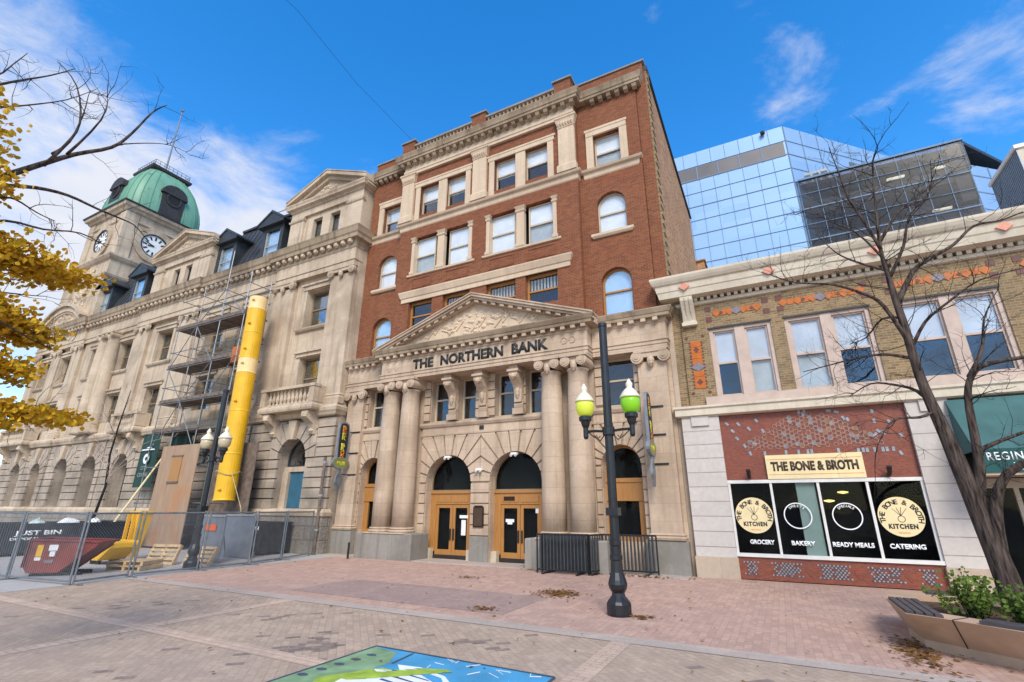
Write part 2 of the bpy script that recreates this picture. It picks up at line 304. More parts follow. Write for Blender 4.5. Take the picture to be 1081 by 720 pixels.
def objs(name, mb, mat, parent, gap=.02):
    """one object per separate piece (pieces whose boxes touch stay together)"""
    par = list(range(len(mb.v)))
    def fd(i):
        while par[i] != i: par[i] = par[par[i]]; i = par[i]
        return i
    for f in mb.f:
        a = fd(f[0])
        for q in f[1:]: par[fd(q)] = a
    comp = {}
    for i in range(len(mb.v)): comp.setdefault(fd(i), []).append(i)
    bx = {k: [min(mb.v[i][a] for i in v) for a in range(3)]+[max(mb.v[i][a] for i in v) for a in range(3)] for k, v in comp.items()}
    ks = list(comp); g = {k: k for k in ks}
    def fg(k):
        while g[k] != k: g[k] = g[g[k]]; k = g[k]
        return k
    for i, a in enumerate(ks):
        for b_ in ks[i+1:]:
            A, B = bx[a], bx[b_]
            if all(A[j] <= B[j+3]+gap and B[j] <= A[j+3]+gap for j in range(3)): g[fg(a)] = fg(b_)
    grp = {}
    for k in ks: grp.setdefault(fg(k), set()).update(comp[k])
    res = []
    for vs in grp.values():
        m = MB(); idx = {}
        for i in sorted(vs): idx[i] = len(m.v); m.v.append(mb.v[i])
        m.f = [tuple(idx[q] for q in f) for f in mb.f if f[0] in vs]; res.append(obj(name, m, mat, parent))
    return res
def wloc(o):
    w = Vector(o.location); p = o.parent
    while p: w += Vector(p.location); p = p.parent
    return w
def thing(name, label, cat, loc=(0, 0, 0), group=None, rotz=0):
    o = bpy.data.objects.new(name, None); C.objects.link(o); o.location = loc; o.rotation_euler = (0, 0, rotz); o.empty_display_size = .3
    o['label'] = label; o['category'] = cat
    if group: o['group'] = group
    return o
def tag(o, label, cat, group=None):
    o['label'] = label; o['category'] = cat
    if group: o['group'] = group
    return o
def text(name, s, mat, parent, loc, height, width=None, rot=(pi/2, 0, 0), bold=0., depth=.01, align='CENTER', space=1.0):
    cu = bpy.data.curves.new('lettering', 'FONT'); cu.body = s; cu.size = 1; cu.extrude = 0; cu.offset = bold; cu.align_x = 'LEFT'; cu.space_character = space; cu.resolution_u = 3
    o = bpy.data.objects.new('tmp', cu); C.objects.link(o)
    me = bpy.data.meshes.new_from_object(o.evaluated_get(bpy.context.evaluated_depsgraph_get())); bpy.data.objects.remove(o)
    if not me.vertices: return None
    xs = [v.co.x for v in me.vertices]; ys = [v.co.y for v in me.vertices]; w = max(xs)-min(xs); h = .72
    sx = (width/w) if width else height/h; sy = height/h; cx = (max(xs)+min(xs))/2 if align == 'CENTER' else min(xs)
    for v in me.vertices: v.co.x = (v.co.x-cx)*sx; v.co.y = v.co.y*sy
    bm = bmesh.new(); bm.from_mesh(me); r = bmesh.ops.extrude_face_region(bm, geom=bm.faces[:])
    bmesh.ops.translate(bm, vec=(0, 0, depth), verts=[e for e in r['geom'] if isinstance(e, bmesh.types.BMVert)]); bm.to_mesh(me); bm.free()
    from mathutils import Euler
    me.transform(Euler(rot).to_matrix().to_4x4()); me.transform(Matrix.Translation(Vector(loc)-(wloc(parent) if parent else Vector())))
    me.materials.clear(); me.materials.append(M[mat])
    o = bpy.data.objects.new(name, me); C.objects.link(o)
    if parent: o.parent = parent
    return o
def wall(mb, x0, x1, z0, z1, y, dep, ops):
    """front plane at y with real reveals; ops = (xa, xb, za, zb, arched) where an arched opening has its semicircle on top of zb"""
    xs = {x0, x1}
    for a, b_, *_r in ops: xs.add(max(a, x0)); xs.add(min(b_, x1))
    for a, b_, za, zb, ar in ops:
        if ar:
            for i in range(1, 16): xs.add((a+b_)/2-(b_-a)/2*cos(pi*i/16))
    xs = sorted(xs)
    def top(o, x):
        a, b_, za, zb, ar = o
        if not ar: return zb
        r = (b_-a)/2; d = x-(a+b_)/2; return zb+math.sqrt(max(0, r*r-d*d))*ar
    for i in range(len(xs)-1):
        xa, xb = xs[i], xs[i+1]
        if xb-xa < 1e-5: continue
        cur = sorted([o for o in ops if o[0] < (xa+xb)/2 < o[1]], key=lambda o: o[2])
        za = zb_ = z0
        for o in cur:
            if o[2] > min(za, zb_)+1e-4: mb.add([(xa, y, za), (xb, y, zb_), (xb, y, o[2]), (xa, y, o[2])], [(0, 1, 2, 3)]); mb.add([(xa, y, o[2]), (xb, y, o[2]), (xb, y+dep, o[2]), (xa, y+dep, o[2])], [(0, 1, 2, 3)])
            za, zb_ = top(o, xa), top(o, xb)
            mb.add([(xa, y, za), (xb, y, zb_), (xb, y+dep, zb_), (xa, y+dep, za)], [(3, 2, 1, 0)])
        if z1 > min(za, zb_)+1e-4: mb.add([(xa, y, za), (xb, y, zb_), (xb, y, z1), (xa, y, z1)], [(0, 1, 2, 3)])
    for a, b_, za, zb, ar in ops:
        for x in (a, b_): mb.add([(x, y, za), (x, y+dep, za), (x, y+dep, zb), (x, y, zb)], [(0, 1, 2, 3)])
    return mb
def archpts(xa, xb, zb, n=14, k=1):
    r = (xb-xa)/2; c = (xa+xb)/2
    return [(c+r*cos(pi*i/n), zb+r*sin(pi*i/n)*k) for i in range(n+1)]
def ringarch(mb, xa, xb, zb, w, y0, y1, n=14):   # archivolt of width w outside the opening
    i_ = archpts(xa, xb, zb, n); o_ = archpts(xa-w, xb+w, zb, n)
    for j in range(n): mb.prism([i_[j], o_[j], o_[j+1], i_[j+1]], y0, y1)
def win(parent, xa, xb, za, zb, y, arch=False, fm='brown_frame', fw=.07, rail=True, blind=0, blindm='blind', lower=0, lowerm='grey_blind', mull=0, glass='glass', railz=None, nm='window'):
    fr = MB(); t_ = .08
    if arch:
        r = (xb-xa)/2; top = archpts(xa, xb, zb); ti = archpts(xa+fw, xb-fw, zb)
        for j in range(len(top)-1): fr.prism([ti[j], top[j], top[j+1], ti[j+1]], y, y+t_)
        ztop = zb+r
    else:
        fr.box(xa, xb, y, y+t_, zb-fw, zb); ztop = zb
    zt = zb if arch else zb-fw
    fr.box(xa, xa+fw, y, y+t_, za, zt); fr.box(xb-fw, xb, y, y+t_, za, zt); fr.box(xa+fw, xb-fw, y, y+t_, za, za+fw)
    zm = railz or (za+ztop)/2
    if rail: fr.box(xa+fw, xb-fw, y-.012, y+t_, zm-.035, zm+.035)
    for i in range(mull):
        x = xa+(xb-xa)*(i+1)/(mull+1); fr.box(x-.025, x+.025, y+.01, y+t_-.01, za+fw, zt)
    f = obj(nm, fr, fm, parent)
    g = MB(); yg = y+.045
    if arch: g.prism([(xa+.02, za+.02), (xb-.02, za+.02)]+archpts(xa+.02, xb-.02, zb), yg, yg+.008)
    else: g.box(xa+.02, xb-.02, yg, yg+.008, za+.02, zb-.02)
    obj('pane', g, glass, f)
    yb = y+.075
    if blind > 0:
        z = ztop-(ztop-za)*blind; bl = MB()
        if arch:
            pts = [p for p in archpts(xa+.03, xb-.03, zb) if p[1] >= z]
            lo = max(z, za)
            bl.prism([(pts[-1][0], lo), (pts[0][0], lo)]+pts if lo < zb else pts, yb, yb+.01)
        else: bl.box(xa+.03, xb-.03, yb, yb+.01, z, zb-.03)
        obj('blind', bl, blindm, f)
    if lower > 0:
        bl = MB(); bl.box(xa+.03, xb-.03, yb+.03, yb+.04, za+.03, za+(ztop-za)*lower); obj('blind', bl, lowerm, f)
    return f
def clip(poly, x0, x1, z0, z1):
    def cl(p, ax, v, keep_gt):
        r = []
        for i in range(len(p)):
            a, b_ = p[i], p[(i+1) % len(p)]; ia = (a[ax] > v) == keep_gt; ib = (b_[ax] > v) == keep_gt
            if ia: r.append(a)
            if ia != ib:
                t_ = (v-a[ax])/(b_[ax]-a[ax]); r.append((a[0]+t_*(b_[0]-a[0]), a[1]+t_*(b_[1]-a[1])))
        return r
    for ax, v, g in ((0, x0, True), (0, x1, False), (1, z0, True), (1, z1, False)):
        if poly: poly = cl(poly, ax, v, g)
    return poly
def voussoirs(mb, xa, xb, zs, x0, x1, ztop, y0, y1, n=11, gap=.012, key=True):
    c = (xa+xb)/2; r = (xb-xa)/2
    for i in range(n):
        a0 = pi*i/n; a1 = pi*(i+1)/n; g = gap/r
        sub = 3; inner = [(c+r*cos(a0+g+(a1-a0-2*g)*j/sub), zs+r*sin(a0+g+(a1-a0-2*g)*j/sub)) for j in range(sub+1)]
        R_ = 9; outer = [(c+R_*cos(a)+0, zs+R_*sin(a)) for a in (a0+gap/3, a1-gap/3)]
        # parallel joints: offset the outer corners with the inner ones
        poly = [inner[0], outer[0], outer[1]]+inner[::-1][:-1]
        poly = clip(poly, x0, x1, zs, ztop)
        if len(poly) > 2:
            pr = .03 if (key and i == n//2) else 0
            mb.prism(poly, y0-pr, y1)
def courses(mb, x0, x1, z0, z1, y0, y1, h, ops, gap=.03):
    """horizontal rusticated courses between openings; ops = (xa, xb, zbottom, zspring, band) arched"""
    n = max(1, round((z1-z0)/h)); hh = (z1-z0)/n
    for k in range(n):
        za = z0+k*hh+gap/2; zb = z0+(k+1)*hh-gap/2; segs = [(x0, x1)]
        for xa, xb, zlo, zs, band in ops:
            zc = (za+zb)/2; c = (xa+xb)/2; r = (xb-xa)/2
            if zb < zlo: continue
            if za < zs-.02: a, b_ = xa, xb
            else:
                d = za-zs; rr = r+band
                if d >= rr: continue
                w = math.sqrt(rr*rr-d*d); a, b_ = c-w-.02, c+w+.02
            ns = []
            for s0, s1 in segs:
                if b_ <= s0 or a >= s1: ns.append((s0, s1)); continue
                if a > s0+.05: ns.append((s0, a))
                if b_ < s1-.05: ns.append((b_, s1))
            segs = ns
        for s0, s1 in segs: mb.box(s0, s1, y0, y1, za, zb)
def ionic(parent, cx, cy, z, w, d, mat, name='capital', pil=False):
    W6 = .62 if pil else .565; V5 = .5 if pil else .345; R2_ = .235 if pil else .205
    c = MB(); c.box(cx-w*W6, cx+w*W6, cy-d*.62, cy+(d*.62 if not pil else 0), z+.34, z+.44); c.box(cx-w*.52, cx+w*.52, cy-d*.5, cy+(d*.5 if not pil else 0), z+.16, z+.34)
    for sx in (-1, 1):
        x = cx+sx*w*V5
        for y0, y1 in ([(cy-d*.58, cy+d*.5)] if not pil else [(cy-d*.58, cy)]):
            for r, e in ((R2_, 0), (.15, .03), (.07, .06)):
                n = 14; c.prism([(x+r*cos(2*pi*i/n), z+.17+r*sin(2*pi*i/n)) for i in range(n)], y0-e, y1)
    c.lathe((cx, cy-d*.5+.02, z-.02), [(.03, -.2), (.12, -.08), (.14, .06), (.1, .2)], 8)
    return obj(name, c, mat, parent)
def baluster_row(mb, x0, x1, y, z0, z1, n, r=.06):
    for i in range(n):
        x = x0+(x1-x0)*(i+.5)/n; h = z1-z0
        mb.lathe((x, y, z0), [(r*.9, 0), (r*.9, h*.08), (r*.5, h*.15), (r, h*.38), (r*.45, h*.75), (r*.8, h*.9), (r*.9, h)], 6)
# ---------------------------------------------------------------- setting: ground
g = MB(); g.add([(-900, -900, 0), (900, -900, 0), (900, 900, 0), (-900, 900, 0)], [(0, 1, 2, 3)]); obj('ground', g, 'far_ground', kind='structure')
def sheet(name, x0, x1, y0, y1, z, mat):
    g = MB(); g.add([(x0, y0, z), (x1, y0, z), (x1, y1, z), (x0, y1, z)], [(0, 1, 2, 3)]); return obj(name, g, mat, kind='structure')
sheet('street_paving', -60, 30, -12, 8.75, .004, 'road_brick')
sheet('pavement', -17.4, 30, 9.15, 17.95, .006, 'pink_brick')
sheet('site_slab', -60, -17.4, 5.2, 17.2, .008, 'site_concrete')
sheet('kerb_strip', -17.4, 30, 8.75, 9.15, .010, 'kerb_concrete')
sheet('slate_paving', -11.6, -5.3, 9.7, 12.0, .010, 'slate_brick')
g = MB()
for x in (-10.4, -2.6, 5.2): g.add([(x-.16, -6, .008), (x+.16, -6, .008), (x+.16, 8.75, .008), (x-.16, 8.75, .008)], [(0, 1, 2, 3)])
for a, b_ in ((-30, -10.56), (-10.24, -2.76), (-2.44, 5.04), (5.36, 20)): g.add([(a, 5.5, .008), (b_, 5.5, .008), (b_, 5.8, .008), (a, 5.8, .008)], [(0, 1, 2, 3)])
obj('paving_bands', g, 'band_brick', kind='structure')
g = MB(); g.box(-18.7, -2.8, 16.85, 17.85, .0, .03); obj('doorstep_apron', g, 'kerb_concrete', kind='structure')
# painted street mural
mu = thing('painted_mural', 'street mural on the paving with blue water, a white bird and lime leaves', 'mural', (-4.4, 5.2, 0))
def flat(name, pts, z, mat): g = MB(); g.add([(x, y, z) for x, y in pts], [tuple(range(len(pts)))]); return obj(name, g, mat, mu)
flat('water', [(-5.92, 3.4), (-2.75, 3.4), (-2.85, 6.66), (-5.88, 6.7)], .014, 'mural_blue')
flat('leaf_field', [(-5.9, 3.6), (-5.35, 3.6), (-5.15, 5.6), (-5.1, 6.1), (-5.35, 6.55), (-5.86, 6.66)], .016, 'mural_green')
flat('bird', [(-5.05, 4.6), (-4.2, 4.4), (-3.6, 5.1), (-3.75, 5.7), (-4.1, 6.0), (-4.6, 6.15), (-4.95, 6.1), (-4.75, 5.9), (-5.1, 5.8), (-4.8, 5.6), (-5.2, 5.35)], .018, 'mural_white')
for i in range(6):
    y = 5.9-i*.17; flat('feather_edge', [(-4.85+i*.05, y), (-4.2+i*.07, y-.12), (-4.15+i*.07, y-.15), (-4.85+i*.05, y-.05)], .020, 'mural_dark' if i % 2 else 'mural_navy')
flat('wing_shadow', [(-4.5, 6.02), (-4.1, 5.92), (-3.85, 5.65), (-4.05, 5.72), (-4.4, 5.9)], .020, 'mural_blue')
for i in range(9):
    a = .3+i*.2; x, y = -5.45+.1*i, 5.35+.09*i; flat('leaf_blade', [(x, y), (x+.42, y+.16), (x+.55, y+.1), (x+.35, y-.04)], .019+.0004*i, 'mural_lime')
flat('reed', [(-5.5, 5.2), (-5.05, 5.9), (-4.85, 5.88), (-5.1, 5.4), (-5.3, 4.9)], .0175, 'mural_lime')
for (x, y, s) in ((-3.35, 5.75, .16), (-3.2, 5.55, .13), (-3.45, 5.55, .12), (-3.28, 5.72, .1)):
    flat('flower', [(x+s*(1+.3*(k % 2))*cos(2*pi*k/10), y+s*(1+.3*(k % 2))*sin(2*pi*k/10)) for k in range(10)], .018+s*.01, 'mural_pink')
rnd = random.Random(3)
for i in range(26):
    x = -4.9+rnd.random()*2; y = 6.55-rnd.random()**1.5*1.5; 
    if y < 6.1 and x < -3.8: continue
    a = rnd.random()*3; l = .12+.12*rnd.random(); dx, dy = l*cos(a), l*sin(a); flat('ripple', [(x, y), (x+dx, y+dy), (x+dx-.02, y+dy+.03), (x-.02, y+.025)], .0165, 'mural_white')
for i in range(5): flat('stone_spot', [(-5.75+.04*i+.09*cos(k), 5.2+.27*i+.06*sin(k)) for k in (0, 1, 2, 3, 4, 5, 6)], .0172, 'mural_dark')
for a, b_ in (((-5.9, 3.4), (-5.86, 6.68)), ((-5.86, 6.68), (-2.86, 6.64)), ((-2.86, 6.64), (-2.76, 3.4)), ((-5.1, 6.62), (-5.05, 6.1))):
    d = Vector((b_[0]-a[0], b_[1]-a[1])).normalized()*.018; flat('outline', [(a[0]-d.y, a[1]+d.x), (a[0]+d.y, a[1]-d.x), (b_[0]+d.y, b_[1]-d.x), (b_[0]-d.y, b_[1]+d.x)], .0215, 'mural_dark')
# ================================================================ BANK
XC = -10.85
bank = thing('bank_building', 'five storey red brick bank with carved stone portico lettered THE NORTHERN BANK', 'building', (XC, 17.9, 0))
x0, x1 = -18.72, -2.8
DO = [(-13.62, -11.3, 0.02, 3.05, 1), (-10.4, -8.05, 0.02, 3.05, 1)]
SO = [(-17.52, -16.07, .95, 3.54, 1), (-5.63, -4.18, .95, 3.54, 1)]
UW = [(-13.6, -12.5), (-12.08, -11.15), (-10.2, -9.15), (-8.72, -7.7)]
SU = [(-17.42, -16.25), (-5.4, -4.2)]
w = MB(); wall(w, x0, x1, 0, 9.1, 17.9, .5, DO+SO+[(a, b, 5.72, 7.62, 0) for a, b in UW]+[(a, b, 5.72, 7.62, 0) for a, b in SU])
w.box(x0, x0+.01, 17.905, 26, 0, 9.19); obj('stone_wall', w, 'bank_stone', bank)
# voussoirs and pier courses
v = MB()
for (a, b, _, s, _), xl, xr in ((DO[0], -13.95, -10.86), (DO[1], -10.84, -7.7)): voussoirs(v, a, b, s, xl, xr, 5.05, 17.82, 17.93, 11, .034)
for (a, b, _, s, _), xl, xr in ((SO[0], -17.75, -15.9), (SO[1], -5.85, -4.02)): voussoirs(v, a, b, s, xl, xr, 5.05, 17.82, 17.93, 11, .03)
for xa, xb, zt in ((-13.95, -13.64, 3.03), (-11.28, -10.42, 3.03), (-8.03, -7.7, 3.03), (-17.75, -17.54, 3.52), (-16.05, -15.9, 3.52), (-5.85, -5.65, 3.52), (-4.16, -4.02, 3.52)):
    courses(v, xa, xb, .98 if xb-xa < .5 or 1 else 0, zt, 17.82, 17.93, .42, [], .05)
objs('arch_stones', v, 'bank_stone', bank, .12)
v = MB()
for (a, b), (c, d) in zip([(-13.95, -13.62), (-12.5, -12.08), (-11.15, -10.2), (-9.15, -8.72), (-7.68, -7.45), (-17.7, -17.44), (-16.23, -16.0), (-5.7, -5.42), (-4.18, -4.02)], [(0, 0)]*9):
    courses(v, a, b, 5.75, 7.62, 17.80, 17.92, .37, [], .055)
objs('window_pier', v, 'bank_stone', bank, .07)
pl = MB()
pl.rings(-11.3, -10.42, 17.84, 17.95, [(0, 0), (.93, 0), (.97, -.03)])
for s in (-1, 1):
    xa = XC+s*4.07; pl.rings(min(xa-1.52, xa+1.52), max(xa-1.52, xa+1.52), 16.82, 17.95, [(0.0, .0), (.98, .0), (1.02, -.03)])
pl.rings(-18.72, -17.5, 17.58, 17.95, [(0, 0), (1.02, 0), (1.06, -.04)]); pl.rings(-4.2, -2.8, 17.58, 17.95, [(0, 0), (1.02, 0), (1.06, -.04)])
objs('plinth', pl, 'plinth_stone', bank)
sc_ = MB()
for a, b, zb in ((-13.95, -13.2, .5), (-11.7, -11.3, .5), (-10.42, -9.95, .5)): pass
# sill courses over the ground floor
sb = MB()
for a, b in ((-17.75, -15.9), (-13.95, -7.7), (-5.85, -4.02)): sb.rings(a, b, 17.86, 17.95, [(5.05, .0), (5.07, .06), (5.14, .07), (5.16, .02), (5.42, .02), (5.46, .08), (5.56, .13), (5.64, .13), (5.66, .03)])
objs('sill_course', sb, 'bank_stone', bank)
vent = MB(); vent.box(-10.93, -10.73, 17.80, 17.86, 5.22, 5.38); obj('vent', vent, 'black_matt', bank)
# pilasters
for cx in (-18.1, -3.45):
    p = MB(); p.box(cx-.52, cx+.52, 17.62, 17.9, 1.06, 7.2); p.rings(cx-.52, cx+.52, 17.62, 17.9, [(1.06, .08), (1.13, .1), (1.18, .03), (1.22, .06), (1.27, .0)])
    q = obj('pilaster', p, 'bank_stone', bank); ionic(q, cx, 17.62, 7.18, .98, .3, 'bank_stone', pil=True)
p = MB()
for cx, dx in ((-18.1, 0), (-3.45, 0)):
    for z in (1.9, 2.75, 3.6, 4.45, 5.3, 6.2): p.box(cx+.1, cx+.9 if cx > -10 else cx+.55, 17.885, 17.90, z, z+.03)
# columns
for s, off in ((-1, .555), (-1, -.555), (1, -.555), (1, .555)):
    cx = XC+s*4.07+off; c = MB()
    prof = [(.45, 1.18), (.45, 2.5), (.445, 3.6), (.43, 4.8), (.41, 6.2), (.385, 7.05), (.43, 7.08), (.43, 7.14), (.39, 7.16)]
    c.lathe((cx, 17.33, 0), prof, 28)
    col = obj('column', c, 'bank_stone', bank, smooth=True)
    bs = MB(); bs.box(cx-.56, cx+.56, 16.79, 17.87, 1.0, 1.05); bs.lathe((cx, 17.33, 0), [(.55, 1.05), (.58, 1.09), (.55, 1.14), (.49, 1.16), (.53, 1.19), (.53, 1.22), (.47, 1.25)], 28); obj('base', bs, 'bank_stone', col)
    ionic(col, cx, 17.33, 7.22, .96, .92, 'bank_stone')
# consoles between the windows
for cx in (-12.3, -10.72, -9.0):
    k = MB(); wd = .2
    prof = [(17.86, 5.95), (17.7, 5.98), (17.68, 6.1), (17.78, 6.3), (17.72, 6.6), (17.55, 6.9), (17.3, 7.1), (17.18, 7.25), (17.2, 7.4), (17.86, 7.4)]
    k.prismx(prof, cx-wd, cx+wd); k.box(cx-wd-.06, cx+wd+.06, 17.12, 17.86, 7.4, 7.5); k.box(cx-wd-.0, cx+wd, 17.2, 17.86, 7.5, 7.7); k.box(cx-.17, cx+.17, 17.64, 17.72, 6.2, 6.9); k.box(cx-wd-.05, cx+wd+.05, 17.62, 17.86, 5.7, 5.95)
    k.lathe((cx, 17.22, 7.2), [(.04, -.14), (.13, -.05), (.14, .03), (.08, .12)], 8); k.lathe((cx, 17.62, 6.6), [(.03, -.25), (.1, -.1), (.12, .1), (.04, .2)], 8)
    obj('console', k, 'bank_stone', bank)
# entablature: portico in front, wings behind
EX0, EX1 = XC-5.15, XC+5.2
e = MB(); e.rings(EX0+.02, EX1-.02, 16.98, 17.9, [(7.66, 0), (7.8, 0), (7.81, .03), (7.92, .03), (7.95, .07), (7.99, .07), (8.0, .0), (8.6, .0), (8.63, .04), (8.68, .06), (8.69, .02), (8.85, .02)])
obj('entablature', e, 'bank_stone', bank)
e = MB()
for a, b in ((-18.72, EX0), (EX1, -2.8)): e.rings(a, b, 17.5, 17.9, [(7.62, 0), (7.8, 0), (7.81, .03), (7.92, .03), (7.95, .07), (7.99, .07), (8.0, 0), (8.62, .0), (8.66, .04), (8.83, .05)])
objs('wing_entablature', e, 'bank_stone', bank)
cprof = [(8.82, .06), (8.84, .25), (8.95, .27), (8.97, .3), (9.05, .34), (9.13, .38), (9.16, .38), (9.18, .1)]
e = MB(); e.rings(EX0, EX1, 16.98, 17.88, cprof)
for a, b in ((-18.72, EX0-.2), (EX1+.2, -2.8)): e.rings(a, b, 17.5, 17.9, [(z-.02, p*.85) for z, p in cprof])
obj('cornice', e, 'weathered_shaded_stone', bank)
e = MB(); n = 25
for i in range(n): x = EX0-.12+(EX1-EX0+.24)*(i+.5)/n; e.box(x-.09, x+.09, 16.75, 16.96, 8.7, 8.83)
for a, b in ((-18.6, -16.7), (-5.1, -2.9)):
    for i in range(5): x = a+(b-a)*(i+.5)/5; e.box(x-.09, x+.09, 17.29, 17.47, 8.68, 8.81)
objs('dentil', e, 'bank_stone', bank)
# pediment
ap = 10.72; hw = 5.55; pz = 9.18; sl = (10.76-8.84)/hw
t_ = MB(); t_.prism([(EX0+.1, pz-.01), (EX1-.1, pz-.01), (XC, ap+.1)], 17.12, 17.88); ty = obj('pediment', t_, 'bank_upper_stone', bank)
t_ = MB(); rnd = random.Random(5)
for i in range(70):
    u = rnd.gauss(0, 1.4); z = pz+.25+rnd.random()*max(.1, (1-abs(u)/4.2))*1.05
    if abs(u) > 3.4: continue
    r = .04+.1*rnd.random(); t_.lathe((XC+u, 17.12, z), [(r*.3, -r*.8), (r, -r*.2), (r*.8, r*.4), (r*.2, r*.8)], 6, 1, .5)
for i in range(14):
    u = -2.6+.4*i; t_.tube((XC+u, 17.11, pz+.3+.15*(i % 3)), (XC+u+.35, 17.09, pz+.45+.2*((i+1) % 3)), .045, .02, 5)
obj('carved_relief', t_, 'bank_upper_stone', ty)
rk = MB(); ca = math.atan(sl)
for s in (-1, 1):
    for (o0, o1, yf) in ((-.0, .12, 16.93), (.12, .22, 16.74), (.22, .33, 16.66), (.33, .39, 16.62)):
        p0 = (XC+s*hw, 8.84+o0); p1 = (XC, 8.84+sl*hw+o0)
        q0 = (XC+s*hw, 8.84+o1); q1 = (XC, 8.84+sl*hw+o1)
        rk.prism([p0, p1, q1, q0] if s < 0 else [p1, p0, q0, q1], yf, 17.9)
obj('raking_cornice', rk, 'bank_stone', bank)
rk = MB()
for s in (-1, 1):
    for i in range(12):
        u = .5+i*.43; x = XC+s*(hw-u-.1); z = 8.84+sl*(u+.1)+.0
        if u > hw-.3 or u < .9: continue
        rk.prism([(x-.1, z+(.1-0)*(-s*-sl)), (x+.1, z-(.1)*(-s*-sl)), (x+.1, z+.11-(.1)*(-s*-sl)), (x-.1, z+.11+(.1)*(-s*-sl))], 16.78, 16.93)
objs('dentil', rk, 'bank_stone', bank)
# frieze lettering: each word at its measured place
for s_, xa, xb in (('THE', -14.1, -12.95), ('NORTHERN', -12.55, -9.35), ('BANK', -8.95, -7.3)):
    text('lettering', s_, 'lettering_black', bank, (xa, 16.975, 8.08), .43, xb-xa, bold=.04, depth=.02, align='LEFT')
k = MB()
for cx in (-6.62, -6.28):
    for a in range(14):
        t0 = 2*pi*a/16-2.2; t1 = 2*pi*(a+1)/16-2.2; k.tube((cx+.13*cos(t0), 16.97, 8.3+.13*sin(t0)), (cx+.13*cos(t1), 16.97, 8.3+.13*sin(t1)), .022, None, 5)
for cx in (-15.5, -15.1): k.lathe((cx, 16.97, 8.3), [(.05, -.2), (.14, -.05), (.1, .15), (.03, .22)], 7, 1, .3)
obj('carved_monogram', k, 'bank_stone', bank)
# doors and lunettes
def doorset(xa, xb, zs, plate_):
    y = 18.28; f = MB(); zt = 2.62; z0 = .3
    f.box(xa+.0, xa+.3, y, y+.12, 0.3, zt); f.box(xb-.3, xb, y, y+.12, .3, zt); f.box(xa+.3, xb-.3, y, y+.12, 2.18, zt); f.box(xa, xb, y-.05, y+.14, zt, zt+.1)
    for a in (0, 1): f.box(xa+.35+a*(xb-xa-.6)/2, xa+.25+(a+1)*(xb-xa-.6)/2, y-.02, y, 2.27, 2.52)
    fr = obj('door_frame', f, 'oak', bank)
    g = MB(); g.box(xa, xb, y-.02, y+.6, 0.035, .16); obj('threshold', g, 'black_matt', fr)
    g = MB(); g.box(xa, xa+.25, y-.25, y+.0, 0, .42); g.box(xb-.25, xb, y-.25, y, 0, .42); obj('kerb_block', g, 'cream_frame', fr)
    mid = (xa+xb)/2
    for s in (-1, 1):
        a, b = (xa+.3, mid-.01) if s < 0 else (mid+.01, xb-.3); d = MB(); yy = y+.03
        d.box(a, a+.13, yy, yy+.06, .17, 2.17); d.box(b-.13, b, yy, yy+.06, .17, 2.17); d.box(a+.13, b-.13, yy, yy+.06, .17, .38); d.box(a+.13, b-.13, yy, yy+.06, 2.03, 2.17)
        do = obj('door', d, 'oak', bank); g = MB(); g.box(a+.13, b-.13, yy+.025, yy+.035, .38, 2.03); obj('pane', g, 'shop_glass', do)
        h = MB(); hx = mid+s*.08; h.box(hx-.03, hx+.03, yy-.05, yy-.002, .75, 1.2); obj('handle', h, 'black_paint', do)
    # lunette
    ln = win(bank, xa, xb, zt+.1, zs, y+.0, True, 'brown_frame', .05, rail=False, nm='fanlight', glass='shop_glass')
doorset(-13.62, -11.3, 3.05, 0); doorset(-10.4, -8.05, 3.05, 1)
g = MB(); g.box(-12.1, -11.68, 18.305, 18.309, 1.62, 1.74); g.box(-12.0, -11.78, 18.305, 18.309, .95, 1.55); obj('door_sticker', g, 'white_plastic', bank)
g = MB(); g.box(-9.88, -9.5, 18.305, 18.309, 1.5, 1.62); g.box(-9.8, -9.58, 18.305, 18.309, 1.42, 1.5); g.box(-8.55, -8.42, 18.305, 18.309, 1.85, 2.02); obj('door_sticker', g, 'white_plastic', bank)
g = MB(); g.box(-9.95, -9.45, 18.245, 18.26, 2.32, 2.48); obj('number_plate', g, 'plaque', bank)
for (xa, xb, z0, zs, _) in SO:
    y = 18.28; f = MB(); f.box(xa, xb, y-.04, y+.12, 2.3, 2.95); f.box(xa, xa+.28, y, y+.1, .95, 2.3); f.box(xb-.28, xb, y, y+.1, .95, 2.3); f.box(xa+.28, xb-.28, y, y+.1, .95, 1.1)
    f.box(xa, xb, y-.08, y+.12, 2.95, 3.02); o = obj('window', f, 'oak', bank); g = MB(); g.box(xa+.28, xb-.28, y+.05, y+.06, 1.1, 2.3); obj('pane', g, 'shop_glass', o)
    win(bank, xa, xb, 3.02, zs, y, True, 'oak', .08, rail=False, nm='fanlight', glass='shop_glass')
for a, b in UW+SU: win(bank, a, b, 5.72, 7.62, 18.2, fm='cream_frame', fw=.08, railz=6.75)
